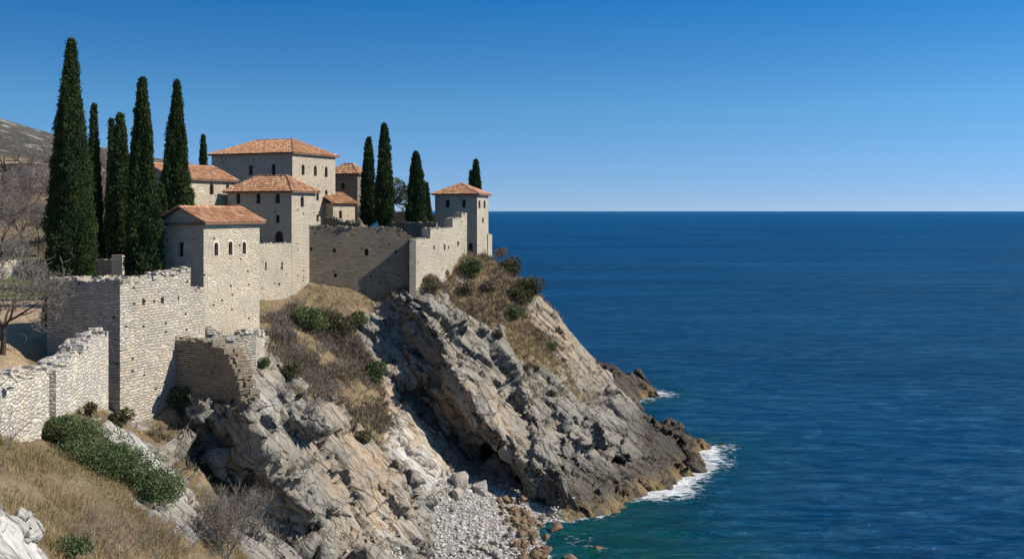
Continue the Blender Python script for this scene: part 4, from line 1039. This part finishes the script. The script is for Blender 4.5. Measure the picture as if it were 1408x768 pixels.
# bare shrubs
g = bare_tree('bare_shrub', 'round grey leafless shrub at the bottom, left of the overhanging boulder', 'bare shrub', 4.6, lev=5, twl=4, stems=6, trunk_r=.04, spread=.4, kids=(3, 4), trunk_frac=.16, up=.12, minr=.009)
p = hit(312, 757); g.location = tuple(p); 
g2 = bare_tree('bare_shrub', 'brownish leafless shrub with long bent stems in the bottom left grass', 'bare shrub', 2.9, lev=3, twl=2, stems=5, trunk_r=.022, spread=.5, kids=(2, 3), trunk_frac=.3, wmat='twig_mauve', up=.1, minr=.006)
p = hit(165, 766); g2.location = tuple(p)
g2['group'] = 'leafless shrubs in the grass'
for (u, v, s, rz, lb) in [(125, 745, .9, 1.1, 'leafless shrub left of the long-stemmed one in the grass'), (210, 762, 1., 2.2, 'leafless shrub right of the long-stemmed one in the grass'), (255, 752, .9, 3.4, 'leafless shrub next to the round grey shrub at the bottom'), (-8, 622, 1.2, 4.1, 'leafless shrub at the left edge under the low rubble wall')]:
    copy_tree(g2, hit(u, v), rz, (s, s, s), lb)
g3 = bare_tree('bare_shrub', 'leafless grey shrub high in the scrubby gully below the castle wall', 'bare shrub', 2.6, lev=4, twl=3, stems=5, trunk_r=.03, spread=.45, kids=(3, 3), trunk_frac=.25, wmat='twig', up=.1, minr=.011)
g3.location = tuple(hit(388, 470)); g3['group'] = 'leafless shrubs in the gully'
for (u, v, s, rz, lb) in [(375, 445, 1., 1, 'leafless shrub at the corner of the gabled house foot in the gully'), (405, 500, 1.1, 2, 'leafless shrub with dark stems in the left middle of the gully'), (440, 490, 1., 3, 'leafless shrub in the centre of the gully'), (470, 510, .9, 4, 'leafless shrub right of the gully centre'),
        (430, 530, .9, 5, 'leafless shrub low on the left side of the gully'), (460, 545, .8, 6, 'leafless shrub lowest in the gully'), (410, 425, .8, 2.5, 'leafless shrub tight against the hipped house foot'), (395, 545, .7, .5, 'leafless shrub on the ridge above the overhanging boulder'), (490, 478, .8, 1.7, 'leafless shrub in front of the dark cliff recess')]:
    copy_tree(g3, hit(u, v), rz, (s, s, s), lb)

# ---- dry grass and scrub covering the soil (nobody could count it)
def scatter(mask, n):
    w = mask*1.; w /= w.sum(); i = rng.choice(len(TV), n, p=w); return TV[i]+rng.normal(scale=.1, size=(n, 3))*[1, 1, .2], N2[i]
x, y, z = TV.T
soilm = (1-rk)*(1-pebble)*(N2[:, 2] > .35)*(z > 1.5)
inner = (x < -23)*(y > 57)*(y < 96)+(x < -24)*(y > 100)
castle = (x < -9)*(y > 99.5)*(x > -45)+(y > 60)*(y < 98)*(x < -23.6)
courty = ((z > 16.8) & (x < -23.3) & (y > 46) & (y < 96))
near = soilm*(y > 27)*(y < 56)*(x > -27)*(x < -11)*(~courty)
pp, nn1 = scatter(near*(.12+sstep(-.3, .3, fbm(TV*.5+8, 3))), 22000)
Vs, Fs = [], []; b = 0
for s in range(5):
    v, f = leaves(pp+rng.normal(scale=.07, size=pp.shape)*[1, 1, .1]-[0, 0, .04], nn1*.3+np.array([.12, -.05, 1.])+rng.normal(scale=.35, size=pp.shape), rng.uniform(.1, .46, len(pp))*(.7+.5*vnoise(pp*.4)), .020)
    Vs.append(v); Fs.append(f+b); b += len(v)
tag(leaf_obj('dry_grass', np.concatenate(Vs), np.concatenate(Fs), M['dry']), 'dry straw-coloured grass covering the near slope', 'grass', kind='stuff')
far = soilm*(y > 56)*(x > -21)*(y < 116)*(x < 14)*(z > 3)*(1-castle.astype(float))
den = sstep(-.15, .35, fbm(TV*.22+3, 3))
pp, nn1 = scatter(far*(.02+den)*np.where(x > -8, .4, 1), 13000)
Vs, Fs = [], []; b = 0
for s in range(7):
    v, f = leaves(pp+rng.normal(scale=.12, size=pp.shape)*[1, 1, .2]-[0, 0, .05], nn1*.5+np.array([0, 0, .8])+rng.normal(scale=.5, size=pp.shape), rng.uniform(.2, .62, len(pp)), .05)
    Vs.append(v); Fs.append(f+b); b += len(v)
tag(leaf_obj('scrub_cover', np.concatenate(Vs), np.concatenate(Fs), M['scrub']), 'brown dead scrub covering the gully and headland slopes', 'scrub', kind='stuff')
pp, nn1 = scatter(far*(x > -9)*(1.2-den), 3200)
Vs, Fs = [], []; b = 0
for s in range(5):
    v, f = leaves(pp+rng.normal(scale=.12, size=pp.shape)*[1, 1, .2], nn1*.4+np.array([0, 0, .9])+rng.normal(scale=.4, size=pp.shape), rng.uniform(.2, .5, len(pp)), .05)
    Vs.append(v); Fs.append(f+b); b += len(v)
tag(leaf_obj('dry_grass', np.concatenate(Vs), np.concatenate(Fs), M['dry']), 'straw grass on the upper headland slope', 'grass', kind='stuff')
pp, nn1 = scatter((1-rk)*green*(y > 80)*(z > 16), 9000)
v, f = leaves(pp-[0, 0, .03], nn1*.3+np.array([0, 0, .9])+rng.normal(scale=.4, size=pp.shape), rng.uniform(.1, .25, len(pp)), .04)
tag(leaf_obj('green_grass', v, f, M['bush']), 'green grass strip in front of the courtyard back wall', 'grass', kind='stuff')

# ---- stones
def rock_mesh(seed, sub=2, sq=(1, .8, .65), amp=.28):
    bm = bmesh.new(); bmesh.ops.create_icosphere(bm, subdivisions=sub, radius=1.)
    V = np.array([v.co[:] for v in bm.verts]); F = np.array([[v.index for v in f.verts] for f in bm.faces]); bm.free()
    r_ = np.random.default_rng(seed)
    for k in range(15):                                    # chop flat facets
        n = unit(r_.normal(size=(1, 3)))[0]; d = r_.uniform(.38, .72); s = V@n; V = V-np.outer(np.maximum(0, s-d), n)
    V += .06*unit(V)*fbm(V*2.3+seed, 3)[:, None]
    return V*np.array(sq), F
t = NT('loose_boulder_rock'); p_ = t.pos(); ob = t.n('ShaderNodeObjectInfo')
fine = t.noise(p_, 4, 6, .65)
c = t.mix(t.mr(fine, .3, .7), c4(.22, .2, .18), c4(.46, .43, .39)); c = t.mix(t.mr(ob.outputs['Random'], 0, 1, 0, .5), c, c4(.42, .33, .24)); t.col(c)
t.set(t.b, 'Normal', t.bump(t.noise(p_, 5, 6, .65), .12)); M['boulder'] = t.m
t = NT('brown_shore_rock'); p_ = t.pos(); ob = t.n('ShaderNodeObjectInfo')
c = t.mix(t.mr(t.noise(p_, 3, 6, .65), .3, .7), c4(.07, .045, .028), c4(.26, .165, .085)); c = t.mix(t.mr(ob.outputs['Random'], 0, 1, 0, .6), c, c4(.2, .16, .12)); t.col(c)
t.set(t.b, 'Normal', t.bump(t.noise(p_, 5, 6, .65), .12)); t.b.inputs['Roughness'].default_value = .6; M['brown_rock'] = t.m
RM_ = []
for k in range(6):
    V, F = rock_mesh(k*5+1, 3, (1, rng.uniform(.7, .95), rng.uniform(.55, .85))); RM_.append(np_mesh('boulder', V, F)); 
def boulder(label, u, v, px, mat='boulder', group=None, k=None, Y=None, sink=.25, sq=(1, 1, 1), y0=60):
    p = hit(u, v, y0) if Y is None else P(u, v, Y)
    me = RM_[rng.integers(6) if k is None else k]
    key = (me.name, mat)
    me2 = MC.get(key)
    if me2 is None: me2 = me.copy(); me2.materials.append(M[mat]); MC[key] = me2
    o = bpy.data.objects.new('boulder', me2); C.objects.link(o); s = px*p[1]/FP/2
    o.location = (float(p[0]), float(p[1]), float(p[2]+s*.6*(1-2*sink))); o.rotation_euler = (rng.uniform(-.5, .5), rng.uniform(-.5, .5), rng.uniform(0, 6.3)); o.scale = (s*sq[0], s*sq[1], s*sq[2])
    return tag(o, label, 'boulder', group)
MC = {}
def blocky(label, u, v, w, h, rot, y0=60):
    p = hit(u, v, y0); k = p[1]/FP; V, F = rock_mesh(int(u), 3, (1, 1, 1)); bm = None
    V = np.sign(V)*np.abs(V/np.abs(V).max(0))**.45; V += .05*fbm(V*2+u, 3)[:, None]
    o = link('boulder', np_mesh('boulder', V*np.array([w*k/2, w*k/2.2, h*k/2]), F), M['boulder']); o.location = tuple(p+[0, 0, h*k*.3]); o.rotation_euler = (.1, -.08, rot)
    return tag(o, label, 'boulder')
blocky('big squared pale boulder at the cliff foot above the pebble beach', 632, 668, 25, 22, .4)
blocky('cubic pale boulder right of the big squared one on the pebbles', 660, 678, 23, 19, .25)
blocky('grey angular block below the big squared boulder', 628, 684, 16, 18, .9)
boulder('smooth light grey boulder on the left of the pebble beach', 622, 702, 26, k=2, sq=(1, .8, .7))
boulder('pointed pale grey rock on the pebbles near the bottom of the beach', 682, 748, 16)
boulder('dark angular rock at the bottom edge of the beach', 684, 764, 26)
boulder('orange-brown boulder standing alone in the water off the beach', 766, 727, 30, 'brown_rock', Y=81.2, sink=.3, k=1, sq=(1, .8, .6))
boulder('small brown rock awash in the water at the bottom of the picture', 822, 751, 28, 'brown_rock', Y=77, sink=.6, sq=(1, .8, .5))
boulder('brown rock at the bottom edge just off the shore', 785, 768, 34, 'brown_rock', Y=74.4, sink=.45, sq=(1, .8, .5))
boulder('brown wet boulder at the water edge beside the rubble bar', 751, 740, 20, 'brown_rock', Y=79, sink=.3)
for i in range(120):                                        # heap of look-alike rubble at the water's edge
    a = rng.random(); u = 706+rng.normal()*11+28*a; v = 692+a*78+rng.uniform(-5, 5)
    boulder('brown rubble boulder in the heap between the pebbles and the water', u, v, rng.uniform(7, 21), 'brown_rock', 'brown rubble boulders at the water edge')
for i in range(26):
    u = rng.uniform(630, 705); v = rng.uniform(735, 775)
    boulder('angular grey boulder among the pebbles on the lower beach', u, v, rng.uniform(6, 14), 'boulder', 'grey boulders on the lower beach')
# pebbles
w = pebble*(TV[:, 2] > -.2)*(TV[:, 2] < 4); npb = 9000; i = rng.choice(len(TV), npb, p=w/w.sum())
Vr, Fr = rock_mesh(3, 1, (1, .8, .6)); s = rng.lognormal(-2.1, .45, npb); a = rng.uniform(0, 6.28, npb)
R_ = np.stack([np.cos(a), -np.sin(a), np.sin(a), np.cos(a)], 1).reshape(-1, 2, 2)
VV = np.repeat(Vr[None], npb, 0)*s[:, None, None]; VV[:, :, :2] = np.einsum('nij,nkj->nki', R_, VV[:, :, :2]); VV += (TV[i]+rng.normal(scale=.12, size=(npb, 3))*[1, 1, .1])[:, None]
FF = (Fr[None]+np.arange(npb)[:, None, None]*len(Vr)).reshape(-1, 3)
t = NT('pebble_stone'); gg = t.n('ShaderNodeNewGeometry'); t.col(t.ramp(gg.outputs['Random Per Island'], [(0, (.2, .19, .18)), (.5, (.4, .39, .37)), (.85, (.52, .51, .49)), (1, (.42, .34, .27))])); M['pebble'] = t.m
tag(leaf_obj('pebbles', VV.reshape(-1, 3), FF, M['pebble']), 'pale grey pebbles of the small beach', 'pebbles', kind='stuff')
# slabs lying on the low rubble wall
for (u, v, px, lb) in [(30, 521, 22, 'flat pale slab lying on the low rubble wall, right one'), (14, 536, 20, 'white rounded slab lying on the low rubble wall, lowest one')]:
    boulder(lb, u, v, px, 'boulder', Y=44, k=3, sq=(1, .8, .35), sink=.3)

# ------------------------------------------------------------------ hill behind
hx_, hy_ = np.meshgrid(np.arange(-900, 260, 7.), np.arange(118, 900, 7.), indexing='ij')
base = rbf_eval(WH, np.clip(hx_, -95, 60), np.clip(hy_, 0, 175))
# mountain ridge running off to the left, far behind the trees
crest = lambda X: np.interp(X, [-900, -420, -300, -232, -190, -150, -110, -70, -20, 60], [200, 130, 98, 68.5, 55, 45, 35, 20, -5, -20])
yy = np.clip((hy_-170)/260., 0, 1); mtn = base*(1-yy)+crest(hx_*430/np.maximum(hy_, 300))*yy*np.where(hy_ > 470, np.maximum(.2, 1-(hy_-470)/600), 1)
far_h = np.where(hy_ > 165, mtn, base)
far_h = far_h+(3.2*fbm(np.stack([hx_.ravel()*.03, hy_.ravel()*.03, 0*hx_.ravel()], 1), 4)).reshape(hx_.shape)*np.clip((hy_-175)/80, 0, 1)*np.clip((-hx_-60)/60, 0, 1)
insd = (hx_ > X0-2) & (hy_ < Y1+2)
far_h = np.where(insd, np.minimum(far_h, base)-3.5, far_h); far_h = np.where(hx_ > -15, -6, far_h)
nxh, nyh = hx_.shape; ix = np.arange(nxh*nyh).reshape(nxh, nyh)
FH = np.stack([ix[:-1, :-1], ix[1:, :-1], ix[1:, 1:], ix[:-1, 1:]], -1).reshape(-1, 4)
t = NT('hillside_ground'); p_ = t.pos()
c = t.mix(t.mr(t.noise(p_, .06, 6, .65), .4, .6), c4(.10, .085, .065), c4(.05, .052, .036)); c = t.mix(t.mr(t.noise(p_, .12, 7, .75), .52, .6), c, c4(.33, .315, .30)); t.col(c)
t.set(t.b, 'Normal', t.bump(t.noise(p_, .25, 6, .7), 2.)); M['hill'] = t.m
tag(link('hills', np_mesh('hills', np.stack([hx_.ravel(), hy_.ravel(), far_h.ravel()], 1), FH, smooth=True), M['hill']), kind='structure')
# plain ground left of the detailed terrain
lx, ly = np.meshgrid(np.arange(-400, X0+4, 6.), np.arange(-60, 130, 6.), indexing='ij')
lz = rbf_eval(WH, np.clip(lx, -95, 60), np.clip(ly, 0, 175))-.15; ix = np.arange(lx.size).reshape(lx.shape)
FL = np.stack([ix[:-1, :-1], ix[1:, :-1], ix[1:, 1:], ix[:-1, 1:]], -1).reshape(-1, 4)
tag(link('ground', np_mesh('ground', np.stack([lx.ravel(), ly.ravel(), lz.ravel()], 1), FL, smooth=True), M['hill']), kind='structure')

# ------------------------------------------------------------------ sea
xs = np.concatenate([-np.geomspace(60000, 20, 26), np.arange(-14, 62, .45), np.geomspace(64, 60000, 26)])
ys = np.concatenate([-np.geomspace(3000, 20, 8), np.arange(0, 58, 4.), np.arange(58, 160, .45), np.geomspace(161, 90000, 46)])
SX, SY = np.meshgrid(xs, ys, indexing='ij'); sp = np.stack([SX.ravel(), SY.ravel()], 1)
# distance to the land at water level, from the final terrain
land = np.zeros((360, 420), bool); ux0, uy0, us = -20., 55., .4
nv = (TV[:, 2] > -.05)&(TV[:, 0] > ux0)&(TV[:, 1] > uy0)
a_ = ((TV[nv, 0]-ux0)/us).astype(int); b_ = ((TV[nv, 1]-uy0)/us).astype(int); ok = (a_ < 360) & (b_ < 420); land[a_[ok], b_[ok]] = True
dist = np.where(land, 0., 99.)
for it in range(60):                                       # chamfer distance
    for ax in (0, 1):
        for sgn in (1, -1): dist = np.minimum(dist, np.roll(dist, sgn, ax)+us)
    for s1_ in (1, -1):
        for s2_ in (1, -1): dist = np.minimum(dist, np.roll(np.roll(dist, s1_, 0), s2_, 1)+us*1.414)
i1 = ((sp[:, 0]-ux0)/us); j1 = ((sp[:, 1]-uy0)/us); inb = (i1 >= 0)&(i1 < 290)&(j1 >= 0)&(j1 < 350)
dd = np.full(len(sp), 60.); dd[inb] = dist[i1[inb].astype(int), j1[inb].astype(int)]
p3 = np.stack([sp[:, 0], sp[:, 1], 0*sp[:, 0]], 1)
foam = .6*np.exp(-dd/1.)*sstep(-.35, .3, fbm(p3*.16+4, 2))
def sea_pt(u, v): Y = CH*FP/(v-290); return P(u, v, Y)[:2]
for (u, v, ru, rv, am) in [(940,660,30,22,1.),(925,676,26,12,.9),(965,645,22,10,.5),(985,622,28,14,.75),(1010,612,18,8,.5),(960,628,30,12,.8),(1000,640,34,10,.38),
                           (905,540,20,7,1.1),(885,549,18,6,1.),(925,542,16,6,.5),(830,702,22,12,.8),(790,742,24,12,.75),(822,752,16,8,.55),(770,768,30,12,.4),(895,685,24,8,.8),(850,740,40,20,.2),(755,712,22,10,.4)]:
    c_ = sea_pt(u, v); e_ = sea_pt(u+ru, v); g_ = sea_pt(u, v-rv); wx = e_[0]-c_[0]; wy = g_[1]-c_[1]
    foam += .44*am*np.exp(-((sp[:, 0]-c_[0])/wx)**2-((sp[:, 1]-c_[1])/wy)**2)
shal = np.exp(-dd/5.)*1.+.9*np.exp(-((sp[:, 0]-7)/14)**2-((sp[:, 1]-76)/9)**2)
zz = np.zeros(len(sp))
fine_ = (np.abs(sp[:, 0]-24) < 37)&(sp[:, 1] > 58)&(sp[:, 1] < 160)
zz[fine_] = 0*.07*fbm(p3[fine_]*np.array([.35, .8, 1]), 3)+.10*foam[fine_]*vnoise(p3[fine_]*1.2)
ix = np.arange(SX.size).reshape(SX.shape); FS = np.stack([ix[:-1, :-1], ix[1:, :-1], ix[1:, 1:], ix[:-1, 1:]], -1).reshape(-1, 4)
t = NT('sea_water'); p_ = t.pos(); fo = t.attr('foam'); sh = t.attr('shallow')
sx_ = t.n('ShaderNodeSeparateXYZ'); t.l(p_, sx_.inputs[0])
swell = t.noise(t.mapping(p_, scale=(.05, .14, 1), rot=(0, 0, .25)), 1, 4, .6); patch = t.noise(t.mapping(p_, scale=(.004, .012, 1)), 1, 5, .6)
deep = t.mix(t.mr(patch, .35, .65), c4(.0002, .032, .10), c4(.0006, .052, .155))
c = t.mix(t.math('MULTIPLY', sh, t.mr(t.noise(p_, .35, 4), .3, .65, .55, 1), clamp=True), deep, c4(.002, .068, .07))
lace = t.math('SUBTRACT', 1., t.voro(t.mapping(t.vmath('ADD', p_, t.vmath('SCALE', t.noise(p_, .8, 4, col=True), sc=1.6)), scale=(1, 1.3, 1)), .75, 'DISTANCE_TO_EDGE').outputs['Distance'])
fn = t.math('ADD', t.math('MULTIPLY', t.noise(t.mapping(p_, scale=(1, 1.6, 1)), 1.1, 8, .75, dist=.8), 1.15), t.math('MULTIPLY', t.math('POWER', lace, 6), .28))
fm = t.mr(t.math('ADD', fn, t.math('MULTIPLY', fo, .85)), 1.02, 1.3); fm = t.math('MULTIPLY', fm, t.mr(fo, .05, .25), clamp=True)
c = t.mix(fm, c, c4(.78, .82, .84)); t.col(c)
w1 = t.noise(t.mapping(p_, scale=(.16, .42, 1), rot=(0, 0, .30)), 1, 7, .66, dist=.7); w2 = t.noise(t.mapping(p_, scale=(.42, 1.15, 1), rot=(0, 0, .12)), 1, 5, .65, dist=.6); w3 = t.noise(t.mapping(p_, scale=(.03, .075, 1), rot=(0, 0, .1)), 1, 3, .5)
hsea = t.math('ADD', t.math('MULTIPLY', w1, 1.), t.math('ADD', t.math('MULTIPLY', w2, .36), t.math('MULTIPLY', w3, 2.6)))
t.set(t.b, 'Normal', t.bump(hsea, 2.1, 1.)); t.set(t.b, 'Roughness', t.mix(fm, c4(.16, .16, .16), c4(.9, .9, .9))); t.b.inputs['IOR'].default_value = 1.33; t.b.inputs['Specular IOR Level'].default_value = .07
wind = t.math('ADD', t.math('MULTIPLY', t.noise(t.mapping(p_, scale=(.006, .05, 1), rot=(0, 0, .12)), 1, 6, .65), .5), t.math('MULTIPLY', t.noise(t.mapping(p_, scale=(.0012, .008, 1)), 1, 6, .65), .5))
fr = t.n('ShaderNodeFresnel'); fr.inputs['IOR'].default_value = 1.33; nb = t.b.inputs['Normal'].links[0].from_socket; t.l(nb, fr.inputs['Normal'])
df = t.n('ShaderNodeBsdfDiffuse'); gl = t.n('ShaderNodeBsdfGlossy'); t.l(c, df.inputs['Color']); t.l(nb, df.inputs['Normal']); t.l(nb, gl.inputs['Normal']); gl.inputs['Color'].default_value = (.45, .85, 1, 1); gl.inputs['Roughness'].default_value = .16
ms = t.n('ShaderNodeMixShader'); t.l(t.math('MULTIPLY', t.math('MULTIPLY', fr.outputs[0], t.math('MULTIPLY', t.mr(wind, .35, .65, .34, .72), t.math('MULTIPLY', t.mr(w1, .35, .62, .4, 1.6), t.mr(w2, .38, .6, .5, 1.5)))), t.math('SUBTRACT', 1., fm)), ms.inputs[0]); t.l(df.outputs[0], ms.inputs[1]); t.l(gl.outputs[0], ms.inputs[2]); t.l(ms.outputs[0], t.out.inputs[0])
M['sea'] = t.m
tag(link('sea', np_mesh('sea', np.stack([SX.ravel(), SY.ravel(), zz], 1), FS, {'foam': foam, 'shallow': np.clip(shal, 0, 1)}, smooth=True), M['sea']), kind='structure')

# ------------------------------------------------------------------ light, sky, camera
W_ = bpy.data.worlds.new('World'); scene.world = W_; W_.use_nodes = True; nt = W_.node_tree; nt.nodes.clear()
out = nt.nodes.new('ShaderNodeOutputWorld'); bg = nt.nodes.new('ShaderNodeBackground'); sky = nt.nodes.new('ShaderNodeTexSky')
sky.sky_type = 'NISHITA'; sky.sun_disc = False; sky.sun_elevation = math.asin(SUN[2]); sky.sun_rotation = math.atan2(SUN[0], SUN[1])
sky.altitude = 0; sky.air_density = 1.; sky.dust_density = .35; sky.ozone_density = 3.5
tc = nt.nodes.new('ShaderNodeTexCoord'); sp_ = nt.nodes.new('ShaderNodeSeparateXYZ'); cb_ = nt.nodes.new('ShaderNodeCombineXYZ')
ma = nt.nodes.new('ShaderNodeMath'); ma.operation = 'MULTIPLY'; ma.inputs[1].default_value = SKYZ = 2.6
ab = nt.nodes.new('ShaderNodeMath'); ab.operation = 'ADD'; ab.inputs[1].default_value = .12
hs_ = nt.nodes.new('ShaderNodeHueSaturation'); hs_.inputs['Saturation'].default_value = 1.; hs_.inputs['Value'].default_value = 1.
L_ = nt.links.new
SKYR = [(0, (.76, .74, .78)), (1, (1, 1, 1.)), (.05, (.70, .90, .97)), (.102, (.56, 1.0, 1.07)), (.21, (.15, .79, 1.15)), (.45, (.28, .8, 1.05)), (.8, (.8, .95, 1.))]
L_(tc.outputs['Generated'], sp_.inputs[0]); L_(sp_.outputs[0], cb_.inputs[0]); L_(sp_.outputs[1], cb_.inputs[1]); L_(sp_.outputs[2], ma.inputs[0]); L_(ma.outputs[0], ab.inputs[0]); L_(ab.outputs[0], cb_.inputs[2])
L_(cb_.outputs[0], sky.inputs[0]); cr = nt.nodes.new('ShaderNodeValToRGB'); mu = nt.nodes.new('ShaderNodeMix'); mu.data_type = 'RGBA'; mu.blend_type = 'MULTIPLY'; mu.inputs[0].default_value = 1
for e_, (po_, co_) in zip([cr.color_ramp.elements.new(q_[0]) if 0 < q_[0] < 1 else cr.color_ramp.elements[-1 if q_[0] else 0] for q_ in SKYR], SKYR): e_.position = po_; e_.color = (*co_, 1)
L_(sp_.outputs[2], cr.inputs[0]); L_(sky.outputs[0], mu.inputs[6]); L_(cr.outputs[0], mu.inputs[7]); L_(mu.outputs[2], hs_.inputs['Color']); L_(hs_.outputs[0], bg.inputs[0]); bg.inputs[1].default_value = .115; L_(bg.outputs[0], out.inputs[0])
sd = bpy.data.lights.new('sun', 'SUN'); sd.energy = 4.5; sd.angle = math.radians(.53); sd.color = (1, .92, .79)
so = bpy.data.objects.new('sun', sd); C.objects.link(so); so.rotation_euler = Vector(SUN).to_track_quat('Z', 'Y').to_euler()
cam = bpy.data.cameras.new('camera'); co = bpy.data.objects.new('camera', cam); C.objects.link(co)
co.location = (0, 0, CH); co.rotation_euler = (math.pi/2, 0, 0); cam.sensor_width = 36; cam.lens = 36*FP/1408; cam.shift_y = -(384-290)/1408
cam.clip_start = .5; cam.clip_end = 250000; scene.camera = co
scene.render.engine = 'CYCLES'
scene.render.resolution_x, scene.render.resolution_y = 1024, 558
vs = scene.view_settings; vs.view_transform = 'Standard'; vs.look = 'None'; vs.exposure = .5; vs.gamma = 1
scene.cycles.max_bounces = 5; scene.cycles.diffuse_bounces = 2; scene.cycles.glossy_bounces = 2; scene.cycles.transmission_bounces = 2
print('script done', time.time()-T0)
